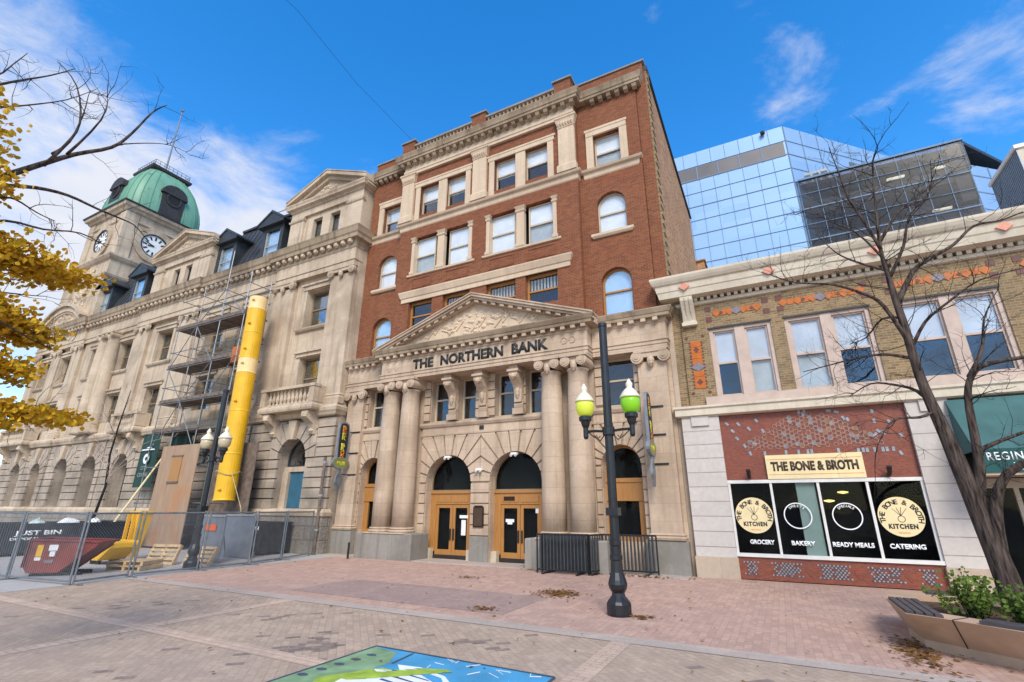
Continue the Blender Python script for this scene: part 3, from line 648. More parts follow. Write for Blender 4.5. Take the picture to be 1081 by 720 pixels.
# brick upper floors
T4 = [(-15.2, -13.75), (-13.1, -11.55), (-10.65, -9.1), (-8.6, -7.05)]
T6 = [(-14.95, -13.72), (-13.25, -12.0), (-10.3, -9.05), (-8.62, -7.38)]
def pairs(l): return [(l[0][0], l[1][1]), (l[2][0], l[3][1])]
b_ = MB(); ops = [(a, b, 10.4, 11.85, 0) for a, b in T4]+[(a, b, 13.42, 15.55, 0) for a, b in pairs(T4)]+[(a, b, 16.92, 18.72, 0) for a, b in T6]
wall(b_, -16.15, -5.95, 9.1, 20.0, 17.6, .4, ops); b_.box(-16.149, -5.951, 17.605, 18.3, 20, 21.6)
b_.box(-16.149, -16.14, 17.605, 17.95, 9.1, 20); b_.box(-5.96, -5.951, 17.605, 17.95, 9.1, 20)
obj('brick_wall', b_, 'red_brick', bank)
for xa, xb, cx in ((-18.75, -16.15, -17.15), (-5.95, -3.1, -4.6)):
    b_ = MB(); wn = (cx-.63, cx+.63) ; hw_ = .64
    wall(b_, xa, xb, 9.1, 20.3, 17.9, .4, [(cx-hw_, cx+hw_, 9.45, 10.85, 1), (cx-hw_, cx+hw_, 13.2, 14.55, 1), (cx-.62, cx+.62, 16.55, 18.4, 0)])
    b_.box(xa, xb, 17.92, 18.4, 20.3, 21.8); obj('brick_wall', b_, 'red_brick', bank)
    f = MB(); f.box(cx-.95, cx+.95, 17.80, 17.9, 18.4, 18.75); f.box(cx-1.0, cx+1.0, 17.78, 17.8, 18.66, 18.78)
    f.box(cx-.95, cx-.62, 17.82, 17.9, 16.6, 18.4); f.box(cx+.62, cx+.95, 17.82, 17.9, 16.6, 18.4); obj('stone_surround', f, 'bank_upper_stone', bank)
    win(bank, cx-.62, cx+.62, 16.55, 18.4, 18.12, fm='cream_frame', fw=.06, blind=.5, lower=0 if cx < -10 else .47)
    win(bank, cx-hw_, cx+hw_, 13.2, 14.55, 18.1, True, 'cream_frame', .07, blind=1.0)
    win(bank, cx-hw_, cx+hw_, 9.45, 10.85, 18.1, True, 'oak', .08, glass='bright_glass', blind=.99)
    f = MB(); f.rings(cx-.85, cx+.85, 17.82, 17.95, [(13.0, 0), (13.08, .06), (13.19, .06), (13.2, 0)]); obj('sill', f, 'bank_upper_stone', bank)
# outer corner strips
b_ = MB(); b_.box(-3.1, -2.62, 18.0, 18.4, 9.2, 21.2); obj('brick_wall', b_, 'red_brick', bank)
b_ = MB()
for i in range(56): b_.box(-2.64-(.0 if i % 2 else -.0), -2.56+(.04 if i % 2 else 0), 18.02, 18.42+(.1 if i % 2 else -.06), 9.4+i*.215, 9.4+i*.215+(.2)); 
obj('corner_quoins', b_, 'tan_brick', bank)
sw = MB(); sw.prismx([(18.4, 9.0), (31, 9.0), (31, 20.7), (26, 20.9), (18.4, 21.35)], -2.9, -2.6); obj('side_wall', sw, 'common_brick', bank)
sw = MB(); sw.prismx([(18.0, 21.2), (18.38, 21.42), (26, 20.97), (31, 20.77), (31, 20.86), (26, 21.06), (18.0, 21.5)], -2.98, -2.5); obj('coping', sw, 'dark_frame', bank)
sw = MB(); sw.box(-2.6, -2.1, 31.1, 33.5, 8.5, 17.5); sw.box(-2.75, -2.0, 31.0, 33.6, 17.5, 17.6); obj('rear_annex', sw, 'common_brick', bank)
sw = MB(); sw.box(-18.7, -2.92, 18.5, 31, .05, 20.6); obj('interior', sw, 'interior', bank)
sw = MB(); sw.box(-18.72, -18.6, 17.95, 31, 9.2, 21.0); obj('side_wall', sw, 'common_brick', bank)
# belts, frieze, main cornice and parapet
e = MB(); bp = [(16.15, 0), (16.2, .03), (16.4, .05), (16.46, .16), (16.56, .2), (16.6, .04)]
e.rings(-16.15, -5.95, 17.6, 17.9, bp); e.rings(-18.75, -16.4, 17.9, 18.0, bp); e.rings(-5.7, -3.25, 17.9, 18.0, bp)
obj('belt_course', e, 'bank_upper_stone', bank)
e = MB(); e.rings(-15.6, -6.5, 17.6, 17.7, [(11.85, 0), (11.86, .06), (12.06, .06), (12.1, .1), (12.3, .16), (12.36, .18), (12.42, .18), (12.45, 0)]); obj('belt_course', e, 'bank_upper_stone', bank)
e = MB()
for a, b in pairs(T4): e.rings(a-.15, b+.15, 17.6, 17.65, [(13.28, 0), (13.3, .07), (13.39, .08), (13.41, 0)])
obj('sill', e, 'bank_upper_stone', bank)
e = MB()
for a, b in T4:
    e.box(a+.1, b-.1, 17.575, 17.6, 12.6, 12.66); e.box(a+.1, b-.1, 17.575, 17.6, 13.1, 13.16); e.box(a+.1, a+.16, 17.575, 17.6, 12.66, 13.1); e.box(b-.16, b-.1, 17.575, 17.6, 12.66, 13.1)
objs('brick_panel', e, 'red_brick', bank)
for i, (a, b) in enumerate(T4):
    win(bank, a+.1, b-.1, 13.42, 15.5, 17.8, fm='cream_frame', fw=.06, blind=[.5, 1, 1, .45][i], lower=[.5, 0, 0, .55][i])
    win(bank, a+.0, b, 10.4, 11.85, 17.82, fm='oak', fw=.1, railz=11.1, blind=0, lower=.0, mull=0)
    win_c = MB()
    for j in range(9):
        if i in (0,): break
        x = a+.15+(b-a-.3)*j/8; win_c.box(x-.045, x+.045, 17.98, 17.99, 11.15, 11.75)
    if i: obj('slat_blind', win_c, 'curtain', bank)
for a, b in pairs(T4):
    m_ = (a+b)/2 if a < -11 else (a+b)/2
    for cx in (a+.05, m_, b-.05):
        k = MB(); hw_ = .09 if cx != m_ else .2; k.box(cx-hw_, cx+hw_, 17.56, 17.8, 13.42, 15.25); k.rings(cx-hw_, cx+hw_, 17.56, 17.7, [(15.25, .02), (15.3, .05), (15.36, .05), (15.38, .0), (15.5, .06), (15.55, .08)]); k.rings(cx-hw_, cx+hw_, 17.56, 17.7, [(13.42, .04), (13.56, .04), (13.6, 0)])
        obj('mullion', k, 'bank_upper_stone', bank)
for a, b in [(T6[0][0], T6[1][1]), (T6[2][0], T6[3][1])]:
    k = MB(); k.box(a-.36, b+.36, 17.52, 17.62, 18.72, 19.0); k.box(a-.42, b+.42, 17.5, 17.62, 18.95, 19.05); k.box(a-.3, a, 17.54, 17.66, 16.6, 18.72); k.box(b, b+.3, 17.54, 17.66, 16.6, 18.72)
    k.box((a+b)/2-.26, (a+b)/2+.26, 17.56, 17.66, 16.6, 18.72); obj('stone_surround', k, 'bank_upper_stone', bank)
for i, (a, b) in enumerate(T6): win(bank, a, b, 16.92, 18.72, 17.82, fm='cream_frame', fw=.06, blind=[.55, .55, .55, .5][i], lower=0)
for cx in (-15.75, -11.12, -6.38):
    k = MB(); k.box(cx-.4, cx+.4, 17.44, 17.62, 16.6, 19.1); k.rings(cx-.4, cx+.4, 17.44, 17.62, [(16.6, .07), (16.95, .07), (17.02, .02), (17.06, 0)])
    q = obj('pilaster', k, 'bank_upper_stone', bank)
    k = MB(); k.rings(cx-.4, cx+.4, 17.44, 17.62, [(19.1, .02), (19.14, .04), (19.18, .01), (19.3, .03), (19.55, .1), (19.6, .14), (19.68, .14)])
    for j in range(6):
        x = cx-.4+.8*(j+.5)/6; k.lathe((x, 17.4, 19.35), [(.02, -.15), (.07, -.02), (.06, .08), (.02, .18)], 6)
    obj('capital', k, 'bank_upper_stone', q)
e = MB(); e.rings(-16.1, -6.0, 17.46, 17.7, [(19.68, 0), (19.85, 0), (19.86, .03), (19.98, .04), (20.0, 0), (20.34, 0), (20.38, .06), (20.44, .08)]); obj('frieze', e, 'bank_upper_stone', bank)
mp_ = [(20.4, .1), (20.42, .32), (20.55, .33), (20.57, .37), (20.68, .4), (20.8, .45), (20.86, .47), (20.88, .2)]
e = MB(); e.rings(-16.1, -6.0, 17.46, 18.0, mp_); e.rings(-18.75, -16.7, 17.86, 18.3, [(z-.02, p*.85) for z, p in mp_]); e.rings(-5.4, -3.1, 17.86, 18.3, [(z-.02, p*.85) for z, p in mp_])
obj('main_cornice', e, 'weathered_shaded_stone', bank)
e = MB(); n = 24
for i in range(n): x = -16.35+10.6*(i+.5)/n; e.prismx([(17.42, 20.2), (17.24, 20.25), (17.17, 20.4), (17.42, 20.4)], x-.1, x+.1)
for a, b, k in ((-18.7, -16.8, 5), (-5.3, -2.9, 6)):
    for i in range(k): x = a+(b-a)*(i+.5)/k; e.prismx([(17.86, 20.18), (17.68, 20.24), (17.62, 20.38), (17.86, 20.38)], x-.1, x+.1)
objs('modillion', e, 'weathered_shaded_stone', bank)
e = MB()
for a, b in ((-18.7, -16.2), (-5.9, -2.7)): e.box(a, b, 17.93, 18.38, 20.86, 21.72)
for cx in (-15.75, -11.1, -6.4): e.box(cx-.42, cx+.42, 17.2, 17.9, 20.88, 21.72)
objs('parapet', e, 'red_brick', bank)
e = MB()
for a, b in ((-18.75, -16.15), (-5.95, -2.6)): e.box(a, b, 17.86, 18.45, 21.72, 21.8)
for cx in (-15.75, -11.1, -6.4): e.box(cx-.5, cx+.5, 17.12, 17.95, 21.72, 21.8)
for a, b in ((-15.33, -11.52), (-10.68, -6.82)): e.box(a, b, 17.22, 17.55, 20.9, 21.0); e.box(a, b, 17.2, 17.58, 21.36, 21.47)
obj('coping', e, 'plinth_stone', bank)
e = MB()
for a, b in ((-15.33, -11.52), (-10.68, -6.82)): baluster_row(e, a, b, 17.36, 20.98, 21.36, 17, .1)
objs('balustrade', e, 'bank_upper_stone', bank)
# ================================================================ STONE OFFICE (clock tower building)
po = thing('stone_office_building', 'long pale stone building with mansard dormers and a green domed clock tower', 'building', (-38, 17.2, 0))
PX0, PX1 = -57.8, -18.78
YF = 17.35          # wall plane
# sections: (x0, x1, kind, window centres)
SEC = [(-25.3, -18.8, 'pav', [-21.6]), (-33.2, -25.3, 'link', [-31.0, -27.4]), (-40.7, -33.2, 'pav', [-36.95]), (-48.9, -40.7, 'link', [-46.4, -42.2]), (-57.6, -48.9, 'end', [-55.0, -51.6])]
ARC = [(-22.7, -20.6), (-28.6, -26.2), (-32.6, -30.6), (-39.2, -37.2), (-43.3, -41.3), (-47.4, -45.4), (-51.3, -49.7), (-54.9, -53.2)]
gops = [(a, b, 1.95, 4.35, 1) for a, b in ARC]
ops = []
for a, b, k, cs in SEC:
    for c in cs: ops += [(c-.95, c+.95, 11.65, 13.9, 0), (c-.85, c+.85, 7.7, 9.85, 0)]
w = MB(); wall(w, PX0, PX1, 6.3, 17.0, YF, .5, ops); w.box(PX1-.012, PX1-.002, YF+.003, 28, 6.3, 17); obj('upper_wall', w, 'office_stone', po)
w = MB(); wall(w, PX0, PX1, 0, 6.35, 17.3, .9, gops); w.box(PX1-.012, PX1-.002, 17.303, 28, 0, 6.3); obj('ground_wall', w, 'office_block_stone', po)
v = MB(); cops = [(a, b, 1.95, 4.35, .62) for a, b in ARC]
for a, b in ((-25.2, -18.8), (-33.0, -25.35), (-40.6, -33.3), (-48.8, -40.8), (-57.5, -49.0)): courses(v, a, b, 1.95, 6.3, 17.14, 17.31, .47, cops, .06)
for a, b in ARC: voussoirs(v, a, b, 4.35, a-.62, b+.62, 6.15, 17.08, 17.31, 9, .03)
obj('rusticated_courses', v, 'office_block_stone', po)
v = MB()
for a, b in ARC:
    c = (a+b)/2; v.prism([(c-.16, 5.3), (c+.16, 5.3), (c+.3, 6.25), (c-.3, 6.25)], 16.9, 17.2)
objs('keystone', v, 'office_stone', po)
w = MB(); w.rings(PX0, PX1, 17.0, 17.4, [(0.0, .06), (1.62, .06)])
obj('rough_base', w, 'rough_stone', po)
w = MB(); w.rings(PX0, PX1, 17.0, 17.4, [(1.62, .06), (1.64, .12), (1.8, .14), (1.9, .06), (1.96, 0)]); obj('water_table', w, 'office_stone', po)
for i, (a, b) in enumerate(ARC):
    if i == 0:
        g = MB(); g.box(a+.1, b-.1, 17.75, 17.8, 1.95, 3.75); obj('boarded_door', g, 'blue_board', po)
        g = MB(); g.box(a, b, 17.66, 17.85, 3.75, 4.0); g.box(a-.0, a+.42, 17.6, 17.86, 1.95, 3.75); obj('door_surround', g, 'office_stone', po)
        win(po, a, b, 4.0, 4.35, 17.8, True, 'dark_frame', .08, rail=False, mull=1, nm='fanlight')
    else:
        win(po, a, b, 2.0, 4.35, 18.0, True, 'dark_frame', .1, railz=4.2, mull=1, blind=0) if i != 6 and i != 1 else obj('stone_infill', MB().box(a, b, 17.9, 18.0, 1.95, 5.6), 'tan_block', po)
# section fronts: plane changes, pilasters, entablature, cornice
for a, b, k, cs in SEC:
    yf = 17.12 if k != 'link' else YF
    if k != 'link':
        for (p, q) in ((a, a+1.75), (b-1.75, b)) if k == 'pav' else ((a, a+1.3), (b-1.5, b), (-54.0, -52.6)):
            m_ = MB(); m_.box(p, q, yf, YF, 6.95, 14.3); m_.rings(p, q, yf, YF, [(6.95, .12), (7.25, .12), (7.35, .05), (7.4, .08), (7.5, 0)]); o = obj('pilaster', m_, 'office_stone', po)
            c = (p+q)/2; ionic(o, c, yf, 14.25, (q-p)*.9, .3, 'office_stone', pil=True)
    else:
        for c in ([a+4.35] if a > -40 else []):
            m_ = MB(); m_.box(c-.55, c+.55, 17.1, YF, 6.95, 14.3); obj('pilaster', m_, 'office_stone', po)
        if a < -40:
            for c in (-44.9, -43.55):
                m_ = MB(); m_.lathe((c, 17.1, 0), [(.62, 6.95), (.62, 7.15), (.55, 7.2), (.53, 7.4), (.53, 9), (.5, 12), (.45, 14.2), (.5, 14.3)], 20); o = obj('column', m_, 'office_stone', po, smooth=True); ionic(o, c, 17.1, 14.25, 1.05, .9, 'office_stone')
    yy = 17.05 if k != 'link' else 17.2
    m_ = MB(); m_.rings(a, b, yy, 17.6, [(14.7, 0), (15.0, 0), (15.02, .05), (15.15, .05), (15.17, 0), (15.75, 0), (15.8, .06), (15.86, .1)]); obj('entablature', m_, 'office_stone', po)
    m_ = MB(); m_.rings(a+(.0 if k != 'link' else .3), b-(0 if k != 'link' else .3), yy, 17.9, [(15.85, .06), (16.0, .1), (16.2, .12), (16.22, .36), (16.42, .38), (16.5, .44), (16.72, .5), (16.84, .55), (16.9, .4), (17.0, .2)]); obj('cornice', m_, 'weathered_shaded_stone', po)
    m_ = MB(); n = int((b-a)/.52)
    for i in range(n):
        x = a+(b-a)*(i+.5)/n; m_.lathe((x, yy-.2, 16.06), [(.05, -.13), (.15, -.06), (.16, .06), (.12, .155)], 8); m_.box(x-.13, x+.13, yy-.3, yy, 16.05, 16.21)
    objs('modillion', m_, 'office_stone', po)
    # string course at first floor
    m_ = MB(); m_.rings(a, b, yy, 17.6, [(6.35, 0), (6.4, .1), (6.5, .14), (6.6, .2), (6.75, .22), (6.85, .1), (6.95, .04)]); obj('string_course', m_, 'office_stone', po)
    for c in cs:
        wd = MB(); wd.box(c-1.25, c+1.25, YF-.12, YF, 13.95, 14.2); wd.box(c-1.35, c+1.35, YF-.2, YF, 14.2, 14.32); wd.box(c-1.2, c-.95, YF-.07, YF, 11.65, 13.95); wd.box(c+.95, c+1.2, YF-.07, YF, 11.65, 13.95)
        wd.rings(c-1.3, c+1.3, YF, YF+.1, [(11.35, 0), (11.4, .12), (11.5, .18), (11.58, .18), (11.62, .0)])
        wd.box(c-1.2, c+1.2, YF-.18, YF, 10.08, 10.2); wd.box(c-1.1, c+1.1, YF-.08, YF, 9.88, 10.08); obj('window_surround', wd, 'office_stone', po)
        win(po, c-.95, c+.95, 11.65, 13.9, YF+.38, fm='brown_frame', fw=.09, railz=12.8, blind=0, glass='glass')
        win(po, c-.85, c+.85, 7.7, 9.85, YF+.38, fm='brown_frame', fw=.09, railz=8.7)
# attic pavilions with pediments
for a, b in ((-25.1, -18.95), (-40.6, -33.4)):
    c = (a+b)/2; w = MB(); wall(w, a, b, 17.0, 19.6, 17.4, .4, [(c-1.15, c-.35, 17.6, 19.0, 0), (c+.35, c+1.15, 17.6, 19.0, 0)]); w.box(b-.01, b-.001, 17.403, 22, 17, 19.6); w.box(a+.001, a+.01, 17.403, 22, 17, 19.6); obj('attic_wall', w, 'office_stone', po)
    for q in (c-.75, c+.75): win(po, q-.4, q+.4, 17.6, 19.0, 17.65, fm='dark_frame', fw=.06, rail=False, blind=0)
    for p, q in ((a, a+1.2), (b-1.2, b)):
        m_ = MB(); m_.box(p, q, 17.25, 17.4, 17.0, 19.05); m_.rings(p, q, 17.25, 17.4, [(19.05, .02), (19.1, .07), (19.2, .1), (19.25, .02), (19.4, .02)]); obj('pilaster', m_, 'office_stone', po)
    m_ = MB(); m_.rings(a, b, 17.25, 22, [(19.35, 0), (19.8, 0), (19.82, .06), (19.93, .1), (19.98, .28), (20.08, .3), (20.2, .36), (20.26, .36), (20.28, .15)]); obj('cornice', m_, 'office_stone', po)
    m_ = MB(); pz_ = 20.27; apz = 21.68; m_.prism([(a+.1, pz_), (b-.1, pz_), (c, apz-.1)], 17.35, 22)
    for s in (-1, 1):
        for o0, o1, yf in ((-.2, .05, 17.15), (.05, .3, 16.92), (.3, .36, 16.88)):
            e0 = c+s*((b-a)/2+.36); m_.prism([(e0, pz_+o0), (c, apz+o0), (c, apz+o1), (e0, pz_+o1)] if s < 0 else [(c, apz+o0), (e0, pz_+o0), (e0, pz_+o1), (c, apz+o1)], yf, 22)
    o = obj('pediment', m_, 'office_stone', po)
    k = MB(); rnd = random.Random(9)
    for i in range(26):
        u = rnd.gauss(0, .8); r = .07+.08*rnd.random()
        if abs(u) < 2: k.lathe((c+u, 17.33, 20.5+rnd.random()*.7*(1-abs(u)/2.4)), [(r*.3, -r), (r, 0), (r*.3, r)], 6, 1, .6)
    obj('carved_relief', k, 'office_stone', o)
# segmental pediment on the far end
a, b = -58.0, -50.6; c = (a+b)/2; R_ = 5.3; half = (b-a)/2; th = math.asin(half/R_); zc = 17.0-R_*cos(th)
def segarc(r, n=16, s=1): return [(c+r*sin(th*(1-2*i/n)), zc+r*cos(th*(1-2*i/n))) for i in range(n+1)]
m_ = MB(); A_, B_ = segarc(R_-.1), segarc(R_+.35); D_ = segarc(R_+.6)
for i in range(16): m_.prism([A_[i], B_[i], B_[i+1], A_[i+1]], 16.9, 18.2); m_.prism([B_[i], D_[i], D_[i+1], B_[i+1]], 16.7, 18.2)
m_.prism([(A_[0][0], A_[0][1])]+A_[1:], 17.1, 18.1); obj('segmental_pediment', m_, 'office_stone', po)
m_ = MB(); E_ = segarc(R_-.22, 26); 
for i in range(0, 26): x, z = E_[i]; m_.box(x-.07, x+.07, 16.95, 17.1, z-.1, z+.07)
objs('dentil', m_, 'office_stone', po)
m_ = MB(); rnd = random.Random(4)
for i in range(40):
    u = rnd.gauss(0, 1.2); r = .12+.1*rnd.random()
    if abs(u) < 2.8: m_.lathe((c+u, 17.08, 17.15+rnd.random()*1.0*(1-abs(u)/3.2)), [(r*.3, -r), (r, 0), (r*.3, r)], 6, 1, .6)
obj('carved_relief', m_, 'office_stone', po)
# mansard
rf = MB()
for a, b in ((-33.5, -25.0), (-50.3, -40.5)):
    rf.prismx([(17.6, 17.0), (19.3, 21.9), (26, 21.9), (26, 17)], a, b)
    n = int((b-a)/.55)
    for i in range(n+1):
        x = a+(b-a)*i/n; rf.prismx([(17.56, 17.0), (19.26, 21.9), (19.3, 21.9), (17.6, 17.0)], x-.02, x+.02)
    rf.box(a, b, 19.15, 19.6, 21.88, 22.05)
objs('mansard_roof', rf, 'slate_roof', po)
rf = MB(); rf.box(-57, -18.8, 19.5, 28, 17, 20); rf.box(-57.75, -18.79, 18.3, 28, .1, 17); obj('interior', rf, 'interior', po)
for cx in (-32.3, -27.4, -49.0, -43.6):
    d = MB(); d.box(cx-1.05, cx-.72, 17.65, 20.5, 17.2, 19.9); d.box(cx+.72, cx+1.05, 17.65, 20.5, 17.2, 19.9); d.box(cx-.72, cx+.72, 17.65, 20.5, 19.6, 19.9)
    d.prism([(cx-1.3, 19.88), (cx+1.3, 19.88), (cx+1.3, 20.05), (cx, 20.85), (cx-1.3, 20.05)], 17.35, 20.8); d.prism([(cx-1.45, 19.95), (cx, 20.8), (cx+1.45, 19.95), (cx+1.45, 20.08), (cx, 20.98), (cx-1.45, 20.08)], 17.3, 20.8)
    o = obj('dormer', d, 'dark_frame', po); g = MB(); g.box(cx-.72, cx+.72, 17.78, 17.8, 17.25, 19.6); obj('pane', g, 'bright_glass', o); obj('blind', MB().box(cx-.72, cx+.72, 17.86, 17.87, 17.25, 19.6), 'blind', o)
    g = MB(); g.box(cx-.72, cx-.62, 17.7, 17.8, 17.25, 19.6); g.box(cx+.62, cx+.72, 17.7, 17.8, 17.25, 19.6); g.box(cx-.62, cx+.62, 17.72, 17.77, 18.4, 18.46); obj('sash', g, 'grey_frame', o)
# roof hand rail pipes
for (p, q) in (((-33, 19.6, 22.5), (-25.2, 19.6, 22.5)), ((-31.5, 19.5, 22.9), (-29.3, 19.5, 22.9))): obj('roof_rail', MB().tube(p, q, .035), 'steel_tube', po)
# balconies
def balcony(xa, xb, z=6.75, bal=True, n=8):
    m_ = MB(); m_.rings(xa, xb, 16.35, 17.3, [(z-.12, -.1), (z-.1, 0), (z, .04), (z+.12, .04), (z+.2, -.02), (z+.28, -.02)])
    for p in (xa+.0, xb-.35): m_.box(p, p+.35, 16.36, 16.7, z+.28, z+1.05)
    m_.box(xa-.03, xb+.03, 16.32, 16.75, z+1.05, z+1.2); m_.box(xa, xa+.2, 16.7, 17.2, z+.28, z+1.15); m_.box(xb-.2, xb, 16.7, 17.2, z+.28, z+1.15)
    baluster_row(m_, xa+.4, xb-.4, 16.55, z+.28, z+1.05, n, .1); o = obj('balcony', m_, 'office_stone', po)
    for cx in (xa+.55, xb-.55):
        k = MB(); k.prismx([(17.2, z-1.3), (17.0, z-1.25), (16.95, z-1.0), (16.85, z-.75), (16.5, z-.55), (16.4, z-.35), (16.45, z-.14), (17.2, z-.14)], cx-.22, cx+.22)
        k.lathe((cx, 16.55, z-.42), [(.05, -.2), (.24, -.05), (.22, .1), (.05, .2)], 8); k.lathe((cx, 16.98, z-1.1), [(.04, -.15), (.17, 0), (.04, .15)], 8); obj('bracket', k, 'office_stone', o)
balcony(-23.75, -19.75, n=11); balcony(-39.2, -36.0, 6.7, n=9); balcony(-57.0, -52.2, 6.7, n=12)
# clock tower
TX0, TX1, TY0, TY1 = -56.7, -50.0, 17.75, 24.4; tcx, tcy = (TX0+TX1)/2, (TY0+TY1)/2
tw = MB(); tw.box(TX0, TX1, TY0, TY1, 23.4, 28.3); tw.box(TX0-.25, TX1+.25, TY0-.25, TY1+.25, 16.8, 23.3)
for sx in (TX0-.4, TX1-1.3):
    for sy in (TY0-.4, TY1-1.3): tw.box(sx, sx+1.7, sy, sy+1.7, 16.9, 21.3)
for sx in (TX0-.1, TX1-1.0):
    for sy in (TY0-.1, TY1-1.0): tw.box(sx, sx+1.1, sy, sy+1.1, 23.5, 28.2)
tw = obj('clock_tower', tw, 'office_stone', po)
m_ = MB(); m_.rings(TX0-.25, TX1+.25, TY0-.25, TY1+.25, [(21.2, .02), (21.3, .2), (21.5, .26), (21.6, .02), (22.9, .02), (23.05, .2), (23.3, .35), (23.45, .35), (23.55, .02)], True)
m_.rings(TX0, TX1, TY0, TY1, [(27.3, .02), (27.4, .12), (27.5, .12), (27.6, .02), (28.2, .02), (28.3, .2), (28.5, .3), (28.6, .5), (28.85, .58)], True); obj('moulding', m_, 'office_stone', tw)
m_ = MB(); m_.rings(TX0, TX1, TY0, TY1, [(28.85, .62), (29.0, .68), (29.15, .3)], True); obj('eaves', m_, 'copper_dark', tw)
def face(front):
    def P(u, v, w): return (tcx+u, TY0-w, 25.75+v) if front else (TX1+w, tcy+u-.55, 25.75+v)
    def disc(r0, r1, w0, w1, n=32):
        mb = MB(); vs = []
        for w in (w0, w1):
            for r in (r0, r1):
                for i in range(n): vs.append(P(r*cos(2*pi*i/n), r*sin(2*pi*i/n), w))
        fs = []
        for i in range(n):
            j = (i+1) % n
            fs += [(2*n+i, 2*n+j, 3*n+j, 3*n+i), (n+i, n+j, 3*n+j, 3*n+i), (i, j, 2*n+j, 2*n+i)]
        return mb.add(vs, fs)
    obj('clock_surround', disc(1.2, 1.75, .0, .16), 'office_stone', tw); obj('clock_rim', disc(1.08, 1.2, .0, .14), 'copper_dark', tw)
    cf = obj('clock_face', disc(.001, 1.09, .0, .05), 'clock_white', tw)
    def barq(u0, v0, u1, v1, t, w):
        d = Vector((u1-u0, v1-v0)); d.normalize(); n_ = Vector((-d.y, d.x))*t; mb = MB()
        pts = [(u0+n_.x, v0+n_.y), (u0-n_.x, v0-n_.y), (u1-n_.x, v1-n_.y), (u1+n_.x, v1+n_.y)]
        return mb.add([P(a, b, w) for a, b in pts]+[P(a, b, .04) for a, b in pts], [(0, 1, 2, 3), (0, 1, 5, 4), (1, 2, 6, 5), (2, 3, 7, 6), (3, 0, 4, 7)])
    k = MB()
    for i in range(12):
        a = 2*pi*i/12; q = barq(.62*cos(a), .62*sin(a), .98*cos(a), .98*sin(a), .075, .07); k.add(q.v, q.f)
    obj('hour_marks', k, 'dark_frame', tw)
    for (a, l, t) in ((2.85, .85, .04), (3.3, .55, .06)): obj('clock_hand', barq(0, 0, l*cos(a), l*sin(a), t, .1), 'dark_frame', tw)
face(True); face(False)
m_ = MB(); rnd = random.Random(6)
for i in range(60):
    r = .15+.15*rnd.random(); m_.lathe((tcx-1.2+2.4*rnd.random(), TY0-.27, 17.4+3.2*rnd.random()), [(r*.3, -r), (r, 0), (r*.3, r)], 6, 1, .5)
for i in range(18):
    r = .12+.1*rnd.random(); m_.lathe((TX1+.27, tcy-1.6+3.2*rnd.random(), 21.9+.8*rnd.random()), [(r*.3, -r), (r, 0), (r*.3, r)], 6, .5, 1)
    m_.lathe((tcx-1.4+2.8*rnd.random(), TY0-.27, 21.9+.8*rnd.random()), [(r*.3, -r), (r, 0), (r*.3, r)], 6, 1, .5)
obj('carved_panel', m_, 'office_stone', tw)
dm = MB(); K = 40; o0 = 0
def sq(r, a, e):
    c_, s_ = cos(a), sin(a); return r*math.copysign(abs(c_)**e, c_), r*math.copysign(abs(s_)**e, s_)
prof = [(3.45, 29.1), (3.5, 29.8), (3.45, 30.6), (3.3, 31.5), (3.05, 32.4), (2.7, 33.3), (2.25, 34.1), (1.85, 34.7), (1.7, 34.95)]
for r, z in prof:
    for i in range(K): x, y = sq(r, 2*pi*(i+.5)/K, .42); dm.v.append((tcx+x, tcy+y, z))
for j in range(len(prof)-1):
    for i in range(K): dm.f.append((j*K+i, j*K+(i+1) % K, (j+1)*K+(i+1) % K, (j+1)*K+i))
dome = obj('dome', dm, 'copper_green', tw, smooth=True)
m_ = MB()
for i in range(0, K, 2):
    pts = []
    for r, z in prof: x, y = sq(r+.02, 2*pi*(i+.5)/K, .42); pts.append((tcx+x, tcy+y, z))
    m_.path(pts, [.035]*len(pts), 4)
obj('dome_ribs', m_, 'copper_green', tw)
m_ = MB(); m_.rings(tcx-1.75, tcx+1.75, tcy-1.75, tcy+1.75, [(34.8, .0), (34.9, .15), (35.15, .2), (35.25, .0)], True)
for i in range(9):
    u = -1.7+3.4*i/8
    for (x, y) in ((u, -1.7), (u, 1.7), (-1.7, u), (1.7, u)): m_.tube((tcx+x, tcy+y, 35.2), (tcx+x, tcy+y, 35.85), .02, None, 4)
for z in (35.55, 35.85):
    for p, q in (((-1.7, -1.7), (1.7, -1.7)), ((1.7, -1.7), (1.7, 1.7)), ((1.7, 1.7), (-1.7, 1.7)), ((-1.7, 1.7), (-1.7, -1.7))): m_.tube((tcx+p[0], tcy+p[1], z), (tcx+q[0], tcy+q[1], z), .02, None, 4)
obj('lantern_platform', m_, 'copper_dark', tw)
